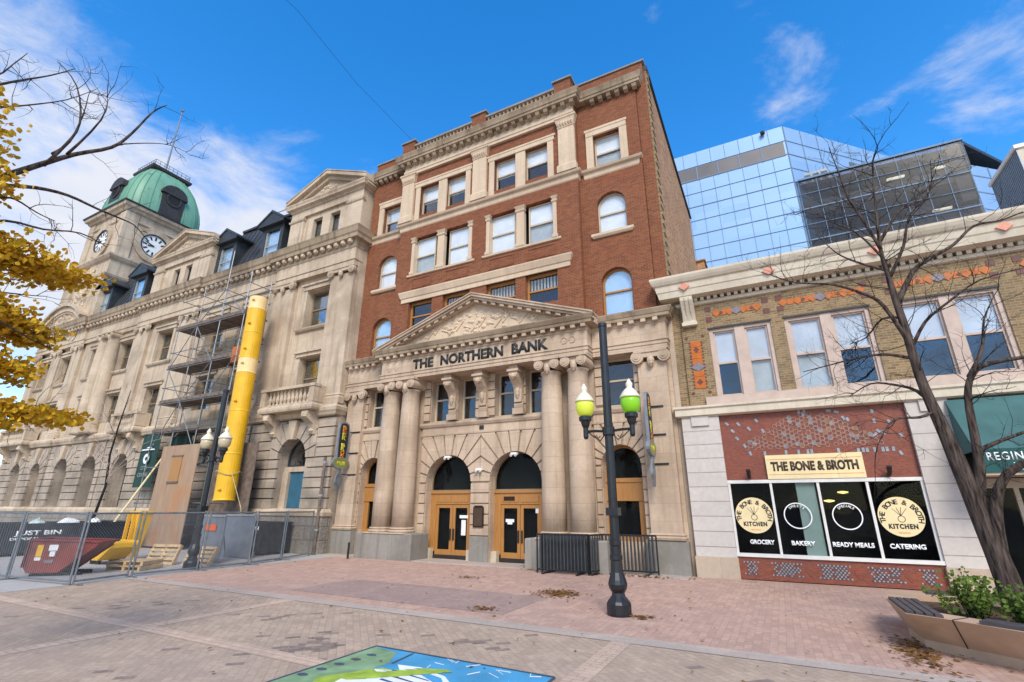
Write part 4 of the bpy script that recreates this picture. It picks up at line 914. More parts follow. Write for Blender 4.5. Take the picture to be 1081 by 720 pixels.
for front in (True, False):
    m_ = MB()
    def P2(u, w, z): return (tcx+u, TY0-w, z) if front else (TX1+w, tcy+u, z)
    def bx(u0, u1, w0, w1, z0, z1):
        vs = [P2(u, w, z) for z in (z0, z1) for u, w in ((u0, w0), (u1, w0), (u1, w1), (u0, w1))]; m_.add(vs, [(0, 1, 2, 3), (4, 5, 6, 7), (0, 1, 5, 4), (1, 2, 6, 5), (2, 3, 7, 6), (3, 0, 4, 7)])
    bx(-1.05, 1.05, -1.6, .15, 29.2, 31.9); bx(-1.2, 1.2, -1.8, .3, 31.7, 31.95)
    n = 14
    for i in range(n):
        a0, a1 = pi*i/n, pi*(i+1)/n; vs = [P2(r*cos(a), w, 31.9+r*sin(a)*.8) for a in (a0, a1) for r in (.001, 1.15) for w in (-1.9, .28)]; m_.add(vs, [(0, 1, 3, 2), (4, 5, 7, 6), (2, 3, 7, 6), (1, 3, 7, 5)])
    for i in range(24):
        a0, a1 = 2*pi*i/24, 2*pi*(i+1)/24; vs = [P2(r*cos(a), w, 31.3+r*sin(a)) for a in (a0, a1) for r in (.55, .75) for w in (.15, .24)]; m_.add(vs, [(1, 3, 7, 5), (2, 3, 7, 6), (0, 1, 5, 4)])
    for i in range(5): bx(-.5, .5, .15, .2, 30.9+.18*i, 30.97+.18*i)
    obj('roundel_dormer', m_, 'copper_dark', tw)
m_ = MB(); m_.tube((tcx, tcy, 35), (tcx, tcy, 44.2), .11, .06, 8); m_.lathe((tcx, tcy, 44.2), [(.05, -.1), (.2, .05), (.2, .15), (.05, .3)], 8); obj('flagpole', m_, 'sheet_metal', tw)
# ================================================================ SHOP BUILDING
sh = thing('shop_building', 'two storey tan brick shop with orange tile ornament and white tiled piers', 'building', (2.5, 17.8, 0))
SX1 = 12.5
# ground floor piers
def pier(a, b, nm='tiled_pier'):
    o = obj(nm, MB().box(a, b, 17.72, 18.2, .62, 5.04), 'pale_tile', sh)
    obj('pier_base', MB().box(a-.03, b+.03, 17.66, 18.2, 0, .62), 'tan_block', o)
    k = MB(); k.box(a+.32, b-.32, 17.66, 17.72, 4.72, 5.03); obj('pier_block', k, 'pale_tile', o)
pier(-2.62, -1.42); pier(3.64, 4.62); pier(8.9, 10.1)
# tiled fascia panel
obj('tiled_panel', MB().box(-1.42, 3.64, 17.86, 18.2, 2.9, 5.04), 'red_tile', sh)
obj('stall_riser', MB().box(-1.42, 3.64, 17.80, 18.2, .03, .66), 'red_tile', sh)
# mosaic: outlined hexagon cells under a low arch, and loose rectangular tiles
mz = {}
rnd = random.Random(12); hexes = MB(); hx = {k: MB() for k in ('tile_blue', 'tile_dark', 'tile_ochre')}
r = .075
for i in range(-26, 27):
    for j in range(0, 10):
        u = i*r*1.5; v_ = j*r*1.732+(r*.866 if i % 2 else 0)
        top = .98*(1-(u/1.9)**2); 
        if abs(u) > 1.85 or v_ > top or v_ < 0: continue
        cx, cz = 1.1+u, 3.92+v_
        if rnd.random() < .25: 
            hx[rnd.choice(list(hx))].prism([(cx+r*.8*cos(pi*k/3), cz+r*.8*sin(pi*k/3)) for k in range(6)], 17.848, 17.861)
        if rnd.random() < .88:
            for k in range(6):
                if rnd.random() < .12: continue
                a0, a1 = pi*k/3, pi*(k+1)/3; hexes.prism([(cx+r*.78*cos(a0), cz+r*.78*sin(a0)), (cx+r*.93*cos(a0), cz+r*.93*sin(a0)), (cx+r*.93*cos(a1), cz+r*.93*sin(a1)), (cx+r*.78*cos(a1), cz+r*.78*sin(a1))], 17.844, 17.861)
simple('hex_line', (.44, .30, .24), .6, 0, .25, 20)
obj('hexagon_mosaic', hexes, 'hex_line', sh)
for k_, c_ in (('tile_blue', (.2, .2, .21)), ('tile_dark', (.13, .06, .06)), ('tile_ochre', (.24, .12, .05))): simple('infill_'+k_, c_, .5, 0, .3, 12)
for k, q in hx.items(): obj('mosaic_infill', q, 'infill_'+k, sh)
q = MB()
for cx, cz, a in [(-1.2, 4.75, .7), (-1.05, 4.5, .7), (-.95, 4.25, .7), (-.85, 4.72, .6), (-.55, 4.55, .6), (-.3, 4.8, .5), (-.15, 4.45, .5), (-.75, 4.0, .4), (-.62, 3.75, .3), (-.45, 4.05, 1.2), (.95, 4.98, 0), (1.05, 4.9, 0),
                  (1.1, 4.98, 0), (1.75, 4.95, 1.5), (1.95, 4.9, 1.2), (2.1, 4.7, .5), (2.2, 4.65, .2), (2.85, 4.85, 0), (2.85, 4.55, 0), (3.2, 4.5, .2), (2.9, 4.25, .8), (3.0, 4.2, .2), (2.8, 4.15, -.6),
                  (-.2, 3.74, 0), (.4, 3.74, 0), (.75, 3.74, 0), (1.0, 3.74, 0), (1.1, 3.74, 0), (1.8, 3.74, 0), (2.3, 3.72, 0), (2.42, 3.72, 0), (2.52, 3.72, 0), (2.7, 3.72, 0), (2.9, 3.72, 0), (3.0, 3.72, 0), (3.15, 3.72, 0), (3.3, 3.6, .4), (3.4, 4.1, .4)]:
    c_, s_ = cos(a), sin(a); q.prism([(cx+c_*x-s_*z, cz+s_*x+c_*z) for x, z in ((-.035, -.065), (.035, -.065), (.035, .065), (-.035, .065))], 17.845, 17.861)
objs('accent_tile', q, 'tile_blue', sh)
for i, cx in enumerate((-1.05, -.1, 1.1, 2.3, 3.25)):     # blue-grey rosettes on the stall riser
    q = MB(); q2 = MB(); wd = .22 if i in (0, 4) else .42
    n = int(wd/.05)
    for a in range(-n, n+1):
        for b_ in range(-4, 5):
            x, z = a*.048, b_*.055
            if abs(z) > .21 or (abs(abs(x)-wd) < .1 and abs(abs(z)-.1) < .06) or rnd.random() < .12: continue
            if abs(z) < .04 and abs(x) > wd-.05: continue
            (q if (a+b_) % 2 else q2).prism([(cx+x-.02, .345+z-.02), (cx+x+.02, .345+z-.02), (cx+x+.02, .345+z+.02), (cx+x-.02, .345+z+.02)], 17.788, 17.801)
    obj('tile_rosette', q, 'tile_blue', sh); obj('tile_rosette', q2, 'tile_dark', sh)
q = MB()
for cx in (-.6, .5, 1.7, 2.85): q.prism([(cx+.15*x, .345+.17*z) for x, z in ((-1, 0), (0, -1), (1, 0), (0, 1))], 17.79, 17.801)
objs('tile_diamond', q, 'coral_tile' if 0 else 'red_tile', sh)
# shop window
f = MB(); f.box(-1.42, 3.64, 17.78, 17.88, 2.82, 2.92); f.box(-1.42, 3.64, 17.74, 17.9, .66, .76)
xs = [-1.38, -.18, 1.09, 2.32, 3.6]
for x in xs: f.box(x-.035, x+.035, 17.80, 17.88, .76, 2.82)
sf = obj('display_window', f, 'white_frame', sh)
for i in range(4): obj('pane', MB().box(xs[i]+.035, xs[i+1]-.035, 17.84, 17.85, .76, 2.82), 'shop_glass', sf)
obj('interior', MB().box(-2.6, 12.4, 18.8, 26, .05, 5.0), 'interior', sh)
obj('inner_column', MB().box(.5, 1.0, 17.9, 18.2, .3, 2.95), 'pale_green', sh)
obj('interior_floor', MB().box(-1.4, 3.6, 17.95, 18.8, .3, .34), 'interior', sh)
for cx, cz in ((1.75, 2.55), (1.35, 2.3)): obj('ceiling_lamp', MB().lathe((cx, 18.5, cz-.02), [(.02, -.03), (.12, 0), (.12, .03), (.02, .05)], 10, 1.2, 1), 'warm_light', sh)
def disc(mb, cx, cz, r, y0, y1, n=36): return mb.prism([(cx+r*cos(2*pi*i/n), cz+r*sin(2*pi*i/n)) for i in range(n)], y0, y1)
def ringd(mb, cx, cz, r0, r1, y0, y1, n=36):
    for i in range(n):
        a, b_ = 2*pi*i/n, 2*pi*(i+1)/n; mb.prism([(cx+r0*cos(a), cz+r0*sin(a)), (cx+r1*cos(a), cz+r1*sin(a)), (cx+r1*cos(b_), cz+r1*sin(b_)), (cx+r0*cos(b_), cz+r0*sin(b_))], y0, y1)
    return mb
def arctext(parent, s, cx, cz, r, h, a0, a1, y, mat, bold=.02, mid=None):
    n = len(s)
    for i, ch in enumerate(s):
        if ch == ' ': continue
        a = a0+(a1-a0)*i/(n-1)
        o = text('lettering', ch, mat, None, (0, 0, 0), h, None, rot=(0, 0, 0), bold=bold, depth=.003)
        me = o.data; me.transform(Matrix.Rotation(pi/2, 4, 'X')); me.transform(Matrix.Rotation(-(pi/2-a) if False else (pi/2-a), 4, 'Y'))
        me.transform(Matrix.Translation(Vector((cx+r*cos(a), y, cz+r*sin(a)))-wloc(parent))); o.parent = parent
for cx in (-.78, 2.94):
    rr = .53; d = obj('roundel', disc(MB(), cx, 1.86, rr, 17.832, 17.838), 'sign_cream', sf)
    arctext(d, 'THE BONE & BROTH', cx, 1.82, .375, .13, pi*1.05, -pi*.05, 17.829, 'lettering_black')
    text('lettering', 'KITCHEN', 'lettering_black', d, (cx, 17.829, 1.55), .12, .66, bold=.05, depth=.003, space=1.2)
    text('lettering', 'REGINA', 'sign_orange', d, (cx, 17.829, 1.42), .04, .26, depth=.003)
    k = MB(); ringd(k, cx, 1.80, .075, .09, 17.828, 17.831, 16)
    for a in (-.5, -.2, .1, .45): k.prism([(cx-.008, 1.88), (cx+.008, 1.88), (cx+a*.35+.006, 2.12-abs(a)*.08), (cx+a*.35-.006, 2.12-abs(a)*.08)], 17.828, 17.831)
    obj('emblem', k, 'lettering_black', d)
for cx, s_ in ((.42, 'SWEETS'), (1.68, 'SPECIALS')):
    d = obj('window_ring', ringd(MB(), cx, 1.86, .345, .375, 17.832, 17.838), 'lettering_white', sf)
    arctext(d, s_, cx, 1.86, .25, .07, pi*.72, pi*.28, 17.829, 'lettering_white')
for cx, s_, wd in ((-.66, 'GROCERY', .68), (.44, 'BAKERY', .62), (1.68, 'READY MEALS', 1.0), (2.93, 'CATERING', .8)): text('lettering', s_, 'lettering_white', sf, (cx, 17.832, 1.03), .12, wd, bold=.045, depth=.003)
# first floor
ops = [(-1.38, .62, 5.74, 8.2, 0), (1.03, 3.42, 5.74, 8.2, 0), (4.1, 6.55, 5.74, 8.2, 0), (7.3, 9.6, 5.74, 8.2, 0)]
w = MB(); wall(w, -2.3, SX1, 5.3, 9.75, 17.95, .3, ops); obj('brick_wall', w, 'tan_brick', sh)
w = MB(); w.box(-2.72, -2.3, 18.02, 18.3, 5.3, 9.5); w.box(-2.3, -2.25, 17.93, 18.0, 5.3, 9.0); obj('recessed_strip', w, 'tan_brick', sh)
obj('interior', MB().box(-2.6, SX1, 18.75, 30, 5.1, 9.9), 'interior', sh)
w = MB(); w.rings(-2.72, SX1, 17.70, 18.1, [(5.04, .0), (5.08, .08), (5.28, .08), (5.33, .13), (5.4, .13), (5.42, .0)]); obj('stone_band', w, 'cream_stucco', sh)
obj('concrete_band', MB().box(-1.75, SX1, 17.86, 17.97, 5.42, 5.72), 'mauve_frame', sh)
for (a, b, z0, z1, _), bl in zip(ops, ((.0, .0), (.5, .5), (.5, .5), (.5, .5))):
    k = MB(); m_ = (a+b)/2; k.box(m_-.16, m_+.16, 17.98, 18.15, z0, z1); k.box(a, a+.12, 18.0, 18.15, z0, z1); k.box(b-.12, b, 18.0, 18.15, z0, z1); k.box(a+.12, b-.12, 18.0, 18.15, z1-.1, z1)
    obj('window_surround', k, 'mauve_frame', sh)
    k = MB(); k.box(a-.04, b+.04, 17.93, 17.96, z1, z1+.06); obj('lintel', k, 'dark_frame', sh)
    for q0, q1, i in ((a+.12, m_-.16, 0), (m_+.16, b-.12, 1)): win(sh, q0, q1, z0, z1-.1, 18.06, fm='mauve_frame', fw=.06, blind=(.48, .5, .46, .49)[(i+int(a*3)) % 4], blindm='pale_blind', lower=.5 if (i == 1 and a < 0) or (i == 0 and 0 < a < 4) else 0)
# orange and brown tile ornament
def tl(mb, cx, cz, w_, h_): mb.prism([(cx-w_/2, cz-h_/2), (cx+w_/2, cz-h_/2), (cx+w_/2, cz+h_/2), (cx-w_/2, cz+h_/2)], 17.932, 17.951)
def dia(mb, cx, cz, w_, h_, y=17.926): mb.prism([(cx-w_/2, cz), (cx, cz-h_/2), (cx+w_/2, cz), (cx, cz+h_/2)], y, 17.951)
orn = []
ov, bv, gv = MB(), MB(), MB(); cx = -1.88
for cz in (7.72, 7.5, 7.28, 7.06, 6.6, 6.4, 6.18): tl(ov, cx, cz, .36, .21)
dia(gv, cx, 6.86, .5, .34, 17.92); dia(bv, cx, 7.5, .22, .22); dia(bv, cx, 6.3, .22, .22)
for cz in [6.1+.12*i for i in range(15)]:
    for s in (-.21, .21): tl(bv, cx+s, cz, .045, .05)
for (x, z) in ((-2.17, 7.98), (-1.6, 8.0), (-2.15, 5.92), (-1.6, 5.92)): dia(bv, x, z, .12, .12)
obj('orange_tiles', ov, 'orange_tile', sh); obj('brown_tiles', bv, 'tile_brown', sh); obj('grey_tiles', gv, 'tile_grey', sh)
for c, half in ((-.38, .78), (2.2, 1.05), (5.3, 1.1), (8.4, 1.1)):
    ov, bv, gv = MB(), MB(), MB(); z = 8.78
    n = int(half/.2)
    for i in range(-n, n+1):
        u = i*.22
        if abs(u) < .18: continue
        dia(ov, c+u, z, .30, .30) if abs(i) % 2 else tl(ov, c+u, z, .2, .2)
    dia(gv, c, z, .42, .3, 17.92)
    for s in (-1, 1):
        tl(bv, c+s*(half+.16), z+.2, .2, .18); tl(bv, c+s*(half+.16), z-.2, .2, .18); dia(bv, c+s*.5, z, .14, .14, 17.92)
    obj('orange_tiles', ov, 'orange_tile', sh); obj('brown_tiles', bv, 'tile_brown', sh); obj('grey_tiles', gv, 'tile_grey', sh)
# cornice
w = MB(); w.rings(-2.3, SX1, 17.95, 30, [(9.2, 0), (9.22, .08), (9.3, .1), (9.32, .14)]); 
for i in range(64): x = -2.2+i*.23; w.box(x, x+.12, 17.78, 17.9, 9.33, 9.45)
obj('dentil_course', w, 'cream_stucco', sh)
w = MB(); w.rings(-2.55, SX1, 17.9, 30, [(9.46, .1), (9.5, .38), (9.72, .42), (9.76, .45), (9.98, .48), (10.02, .54), (10.12, .6), (10.22, .64), (10.3, .64), (10.32, .3)]); obj('cornice', w, 'cream_stucco', sh)
for cx in (-1.98, 4.0, 10.0):
    k = MB(); k.prismx([(17.95, 8.42), (17.82, 8.45), (17.8, 8.6), (17.72, 8.85), (17.6, 9.1), (17.5, 9.3), (17.5, 9.46), (17.95, 9.46)], cx-.22, cx+.22); k.box(cx-.26, cx+.26, 17.76, 17.95, 8.42, 8.55)
    for s in (-.15, 0, .15): k.prismx([(17.8, 8.6), (17.56, 9.1), (17.45, 9.3), (17.45, 9.44), (17.8, 9.4)], cx+s-.045, cx+s+.045)
    if cx < 0: obj('console', k, 'cream_stucco', sh)
for cx in (-1.98, .82, 3.85, 6.93, 10): obj('coral_diamond', MB().prism([(cx-.2, 9.83), (cx, 9.68), (cx+.2, 9.83), (cx, 9.98)], 17.40, 17.46), 'coral_tile', sh)
# side entrance under the awning
k = MB(); k.box(4.62, 8.9, 18.0, 18.1, 3.0, 5.0); obj('fascia', k, 'dark_frame', sh)
k = MB()
for x in (4.66, 5.55, 6.6, 7.7, 8.8): k.box(x-.05, x+.05, 17.95, 18.05, 0.05, 2.85)
k.box(4.62, 8.9, 17.94, 18.06, 2.6, 2.85); k.box(4.62, 8.9, 17.95, 18.05, .02, .2); o = obj('door_frame', k, 'cream_frame', sh)
obj('pane', MB().box(4.7, 8.8, 18.0, 18.01, .2, 2.6), 'shop_glass', o)
aw = thing('awning', 'teal fabric awning with dark valance lettered REGINA above the side shop', 'awning', (6.7, 17.7, 4))
k = MB(); k.prismx([(17.69, 4.98), (16.5, 3.5), (16.5, 3.46), (17.69, 4.94)], 4.55, 8.9); k.prismx([(17.69, 4.9), (16.55, 3.46), (17.69, 3.46)], 4.56, 4.575); obj('canopy', k, 'awning_teal', aw)
k = MB(); k.box(4.55, 8.9, 16.48, 16.5, 2.92, 3.5); obj('valance', k, 'awning_dark', aw)
k = MB(); k.box(4.6, 8.85, 16.5, 17.6, 2.86, 2.93); obj('frame', k, 'tan_block', aw)
text('lettering', 'REGINA', 'lettering_white', aw, (4.74, 16.476, 3.22), .2, .86, bold=.01, depth=.004, align='LEFT', space=1.15)
text('lettering', 'MUS', 'lettering_white', aw, (5.2, 16.476, 2.98), .18, .45, bold=.01, depth=.004, align='LEFT', space=1.15)
# shop sign and its spot lamps
sg = thing('shop_sign', 'cream sign board reading THE BONE & BROTH above the shop window', 'sign', (1.05, 17.8, 2.95))
obj('board', MB().box(-.22, 2.35, 17.76, 17.85, 2.93, 3.66), 'sign_cream', sg)
for z in (3.06, 3.52): obj('rule_line', MB().box(-.18, 2.31, 17.754, 17.76, z, z+.012), 'sign_orange', sg)
text('lettering', 'THE BONE & BROTH', 'sign_brown', sg, (1.06, 17.758, 3.19), .26, 2.3, bold=.05, depth=.006)
for cx, lb in ((-.75, 'small black spot lamp left of the cream shop sign'), (2.9, 'small black spot lamp right of the cream shop sign')):
    t_ = thing('wall_lamp', lb, 'lamp', (cx, 17.86, 3.05), 'spot lamps beside the shop sign')
    obj('wall_plate', MB().lathe((cx, 17.8, 3.02), [(.03, -.06), (.06, 0), (.03, .06)], 8), 'black_paint', t_); k = MB(); k.tube((cx, 17.86, 3.02), (cx, 17.68, 3.1), .02); k.tube((cx, 17.7, 3.02), (cx, 17.6, 3.22), .055, .07, 10); obj('lamp_head', k, 'black_paint', t_)
# ================================================================ GLASS OFFICE TOWER
gt = thing('glass_office_building', 'tall blue mirror glass office block with a darker glazed wing', 'building', (0, 58, 0))
XA, XB, YT = -60, 6.7, 55.0
obj('tower_body', MB().prismz([(XA, YT), (XB, YT), (XB+24, YT+24), (XB+24, YT+60), (XA, YT+60)], 0, 44.5), 'curtain_wall', gt)
k = MB(); 
z = 12.0; zs = []
while z < 44: zs.append(z); z += 1.9
for i, z in enumerate(zs): k.box(XA, XB+.02, YT-.06, YT, z, z+(.07 if i % 2 else .03))
x = XB
while x > -14: k.box(x-.03, x+.01, YT-.04, YT, 10, 44.5); x -= 1.6
d = Vector((1, 1, 0)).normalized(); nrm = Vector((1, -1, 0)).normalized()*.06
def diag(mb, s0, s1, z0, z1, off=.06):
    p = Vector((XB, YT, 0))+d*s0; q = Vector((XB, YT, 0))+d*s1; n_ = Vector((1, -1, 0)).normalized()*off
    vs = [(v.x, v.y, z) for z in (z0, z1) for v in (p, q, q+n_, p+n_)]; mb.add(vs, [(0, 1, 2, 3), (4, 5, 6, 7), (0, 1, 5, 4), (1, 2, 6, 5), (2, 3, 7, 6), (3, 0, 4, 7)])
for i, z in enumerate(zs): diag(k, 0, 33, z, z+(.1 if i % 2 else .05))
for i in range(14): diag(k, i*2.5, i*2.5+.06, 10, 44.5)
obj('mullions', k, 'mullion', gt)
k = MB(); k.box(-14, XB-.25, YT-.05, YT+.01, 40.4, 42.3); obj('window_band', k, 'spandrel_dark', gt)
k = MB(); x = XB-2.6
while x > -14: k.box(x-.06, x+.06, YT-.09, YT-.04, 40.4, 42.3); x -= 2.4
obj('window_band_mullions', k, 'mullion', gt)
k = MB(); diag(k, 9.5, 15.5, 39.3, 41.7, .1); obj('window_band', k, 'spandrel_dark', gt)
# dark glazed wing
WX0, WX1, WZ = 7.0, 21.0, 36.6
k = MB(); k.box(WX0, WX1, YT-.02, YT+.1, 8, WZ); wing = obj('dark_wing', k, 'office_dark_glass', gt)
k = MB()
for i, z in enumerate(zs):
    if z < WZ: k.box(WX0, WX1, YT-.1, YT-.02, z, z+(.12 if i % 2 else .05))
for x in [WX0+i*1.75 for i in range(9)]: k.box(x-.025, x+.025, YT-.05, YT-.02, 8, WZ)
k.box(WX0, WX1+.2, YT-.15, YT+.3, WZ, WZ+.2); obj('mullions', k, 'mullion', wing)
k = MB()
for z in (12.6, 16.9, 21.2, 25.5, 29.8): k.box(WX0, WX1, YT+.3, YT+8, z+2.6, z+4.1)
k.box(WX0, WX1, YT+.6, YT+8, 36.0, 36.5)
k.box(WX0, WX1, YT+8, YT+8.3, 8, WZ-.1); k.box(WX0, WX0+1.2, YT+1, YT+3, 8, WZ-.3); k.box(WX0+9, WX0+11.2, YT+2, YT+4, 8, WZ-.3); k.box(WX1-1.2, WX1, YT+.12, YT+2, 30, WZ-.2); obj('interior_floors', k, 'spandrel_dark', wing)
for (x, z) in ((9.5, 33.0), (12.5, 33.3), (15, 34.9), (18.0, 33.6), (11, 29.3), (14.2, 29.2), (17.8, 30.2), (12.5, 25.3), (15.5, 26.0), (19, 34.9)): obj('ceiling_light', MB().box(x, x+1.5, YT+1.2, YT+1.5, z, z+.15), 'ceiling_light', wing)
k = MB(); k.prismz([(WX1+.1, YT+.2), (WX1+.1, YT+10), (WX1+8, YT+10)], WZ-.1, WZ+.3); k.box(WX1+.05, WX1+.3, YT+.3, YT+9, 33.5, WZ-.1); k.prismz([(WX1+.3, YT+3), (WX1+.3, YT+10), (WX1+8, YT+10.5)], 34.5, 35.0); k.box(WX1+.3, WX1+7, YT+9.8, YT+10, 33, WZ); obj('canopy_soffit', k, 'dark_frame', gt)
k = MB(); k.prismz([(WX1+.1, YT+.6), (WX1+9, YT+8), (WX1+9, YT+20), (WX1+.1, YT+20)], 8, 34.2); obj('corner_block', k, 'curtain_wall', gt)
k = MB()
for z in zs:
    if z < 34: k.add([(WX1+.1, YT+.53, z), (WX1+9, YT+7.93, z), (WX1+9, YT+7.93, z+.08), (WX1+.1, YT+.53, z+.08)], [(0, 1, 2, 3)])
for i in range(1, 5): x = WX1+.1+i*2; y = YT+.6+(x-WX1-.1)/8.9*7.4-.07; k.add([(x, y, 8), (x+.08, y+.06, 8), (x+.08, y+.06, 34.2), (x, y, 34.2)], [(0, 1, 2, 3)])
obj('mullions', k, 'mullion', gt)
k = MB(); k.box(XB+.3, XB+3.6, YT+1.2, YT+2.2, WZ-.2, WZ+1.6); o = obj('roof_plant', k, 'sheet_metal', gt); k = MB()
for i in range(4): k.box(XB+.4+i*.8, XB+1.0+i*.8, YT+1.15, YT+1.2, WZ+.3, WZ+1.3)
obj('pane', k, 'bright_glass', o)
obj('roof_camera', MB().lathe((4.6, YT-.3, 43.9), [(.1, 0), (.25, .1), (.25, .4), (.1, .5)], 8), 'black_matt', gt)
# metal clad penthouse block
ph = thing('metal_clad_building', 'small grey ribbed metal block with cream front rising behind the shop cornice', 'building', (13, 22.3, 0))
k = MB(); k.box(10.02, 20, 22.32, 24.9, 10.33, 15.1); obj('cream_wall', k, 'cream_stucco', ph)
k = MB()
for i in range(22): k.box(9.96, 10.02, 22.32+i*.118, 22.32+i*.118+.07, 10.33, 15.15)
obj('ribbed_wall', k, 'sheet_metal', ph)
k = MB(); k.box(9.9, 20, 22.25, 24.95, 15.1, 15.25); obj('coping', k, 'white_frame', ph)
# ================================================================ STREET LAMPS
def street_lamp(x, y, label, g1, g2):
    t_ = thing('street_lamp', label, 'street lamp', (x, y, 0), 'black twin globe street lamps')
    obj('base', MB().lathe((x, y, 0), [(.24, 0), (.25, .05), (.25, .22), (.22, .27), (.14, .36), (.13, .42), (.18, .5), (.2, .58), (.18, .66), (.13, .8), (.12, 1.02), (.135, 1.04), (.135, 1.12), (.11, 1.14), (.11, 1.3)], 12), 'black_paint', t_, smooth=False)
    k = MB(); k.lathe((x, y, 0), [(.105, 1.3), (.125, 1.32), (.125, 1.42), (.1, 1.44), (.098, 3.6), (.095, 6.2), (.11, 6.22), (.11, 6.3), (.04, 6.33)], 12); k.box(x-.13, x+.13, y-.13, y+.13, 1.9, 2.06); k.lathe((x, y, 0), [(.13, 3.6), (.14, 3.62), (.14, 3.78), (.12, 3.8)], 12); obj('pole', k, 'black_paint', t_)
    for s, gm in ((-1, g1), (1, g2)):
        a = MB(); gx_ = x+s*.54; a.path([(x+s*.08, y, 3.7), (x+s*.3, y, 3.72), (gx_, y, 3.72)], [.03, .03, .03], 6); a.path([(x+s*.1, y, 3.62), (x+s*.2, y, 3.5), (x+s*.34, y, 3.58), (x+s*.48, y, 3.7)], [.014]*4, 5); a.path([(x+s*.2, y, 3.6), (x+s*.25, y, 3.55), (x+s*.3, y, 3.62)], [.012]*3, 5)
        ar = obj('arm', a, 'black_paint', t_)
        a = MB(); a.lathe((gx_, y, 0), [(.04, 3.55), (.06, 3.6), (.06, 3.8), (.09, 3.86), (.11, 3.95), (.15, 3.98), (.15, 4.06), (.12, 4.08)], 12); obj('lamp_holder', a, 'black_paint', ar)
        a = MB(); a.lathe((gx_, y, 0), [(.11, 4.07), (.17, 4.12), (.207, 4.22), (.215, 4.32), (.208, 4.42)], 20); obj('globe', a, gm, ar, smooth=True)
        a = MB(); a.lathe((gx_, y, 0), [(.228, 4.41), (.235, 4.44), (.212, 4.47), (.155, 4.56), (.1, 4.62), (.06, 4.65), (.075, 4.7), (.08, 4.74), (.05, 4.79), (.03, 4.83), (.01, 4.86)], 20); obj('lamp_cap', a, 'lamp_white', ar, smooth=True)
    return t_
street_lamp(-3.2, 10.8, 'black twin lamp post with lit lime and green globes in front of bank', 'lime_globe', 'green_globe')
street_lamp(-18.3, 11.1, 'black twin lamp post with unlit cream globes behind the wire fence', 'cream_globe', 'cream_globe')
# ================================================================ BLADE SIGNS ON THE BANK
def blade(x, y, label, z0=2.75):
    t_ = thing('blade_sign', label, 'sign', (x, 17.6, 4.3), 'utensil shaped signs on the bank pilasters')
    # sign lies in the YZ plane; (u = towards the street, z)
    def pz(pts, x0_, x1_, mat, nm, par=t_): k = MB(); k.prismx([(y-u, z) for u, z in pts], x0_, x1_); return obj(nm, k, mat, par)
    hand = [(-.28, 4.15), (-.33, 4.7), (-.33, 5.6), (-.28, 5.85), (-.1, 5.93), (.1, 5.93), (.28, 5.85), (.33, 5.6), (.33, 4.7), (.28, 4.15)]
    pz(hand, x-.05, x+.05, 'tarp_grey', 'sign_case'); pz([(u*.82, 5.0+(z-5.0)*.93) for u, z in hand], x-.058, x+.058, 'black_matt', 'sign_face')
    n = 20; pz([(.52*cos(2*pi*i/n), 4.0+.27*sin(2*pi*i/n)) for i in range(n)], x-.062, x+.062, 'tarp_grey', 'oval_case'); pz([(.46*cos(2*pi*i/n), 4.0+.21*sin(2*pi*i/n)) for i in range(n)], x-.068, x+.068, 'sign_green', 'oval_face')
    pz([(-.06, 3.8), (-.09, 3.55), (-.2, 3.35), (-.22, 3.12), (-.14, 2.95), (-.08, 2.75), (.08, 2.72), (.14, 2.95), (.22, 3.12), (.2, 3.35), (.09, 3.55), (.06, 3.8)], x-.04, x+.04, 'galvanised', 'spoon_case')
    pz([(.11*cos(2*pi*i/n), 3.2+.16*sin(2*pi*i/n)) for i in range(n)], x-.05, x+.05, 'sheet_metal', 'spoon_face')
    for s in (1, -1):
        r = (pi/2, 0, pi/2) if s > 0 else (pi/2, 0, -pi/2)
        for i, (ch, mt) in enumerate(zip('BEER BROS', ['sign_orange', 'sign_orange', 'neon_yellow', 'neon_yellow', '', 'neon_yellow', 'neon_yellow', 'sign_orange', 'sign_orange'])):
            if ch == ' ': continue
            text('lettering', ch, mt, t_, (x+s*.06, y, 5.58-.168*i), .17, .24, rot=r, bold=.03, depth=.006)
        text('lettering', 'PUB', 'neon_yellow', t_, (x+s*.07, y, 3.92), .16, .5, rot=r, bold=.02, depth=.005)
    for z in (5.5, 4.5, 3.5): k = MB(); k.tube((x, 17.62, z), (x, y-.1, z), .025); k.box(x-.04, x+.5 if x < -10 else x+.45, 17.585, 17.615, z-.03, z+.03); obj('bracket', k, 'black_paint', t_)
blade(-18.1, 17.05, 'utensil shaped sign with vertical yellow lettering beside the blue boarded doorway')
blade(-3.62, 17.1, 'edge-on utensil shaped sign on the pilaster beside the white tiled shop pier')
obj('party_wall_strip', MB().box(-2.8, -2.62, 17.95, 18.4, 0, 9.2), 'tan_block', bank)
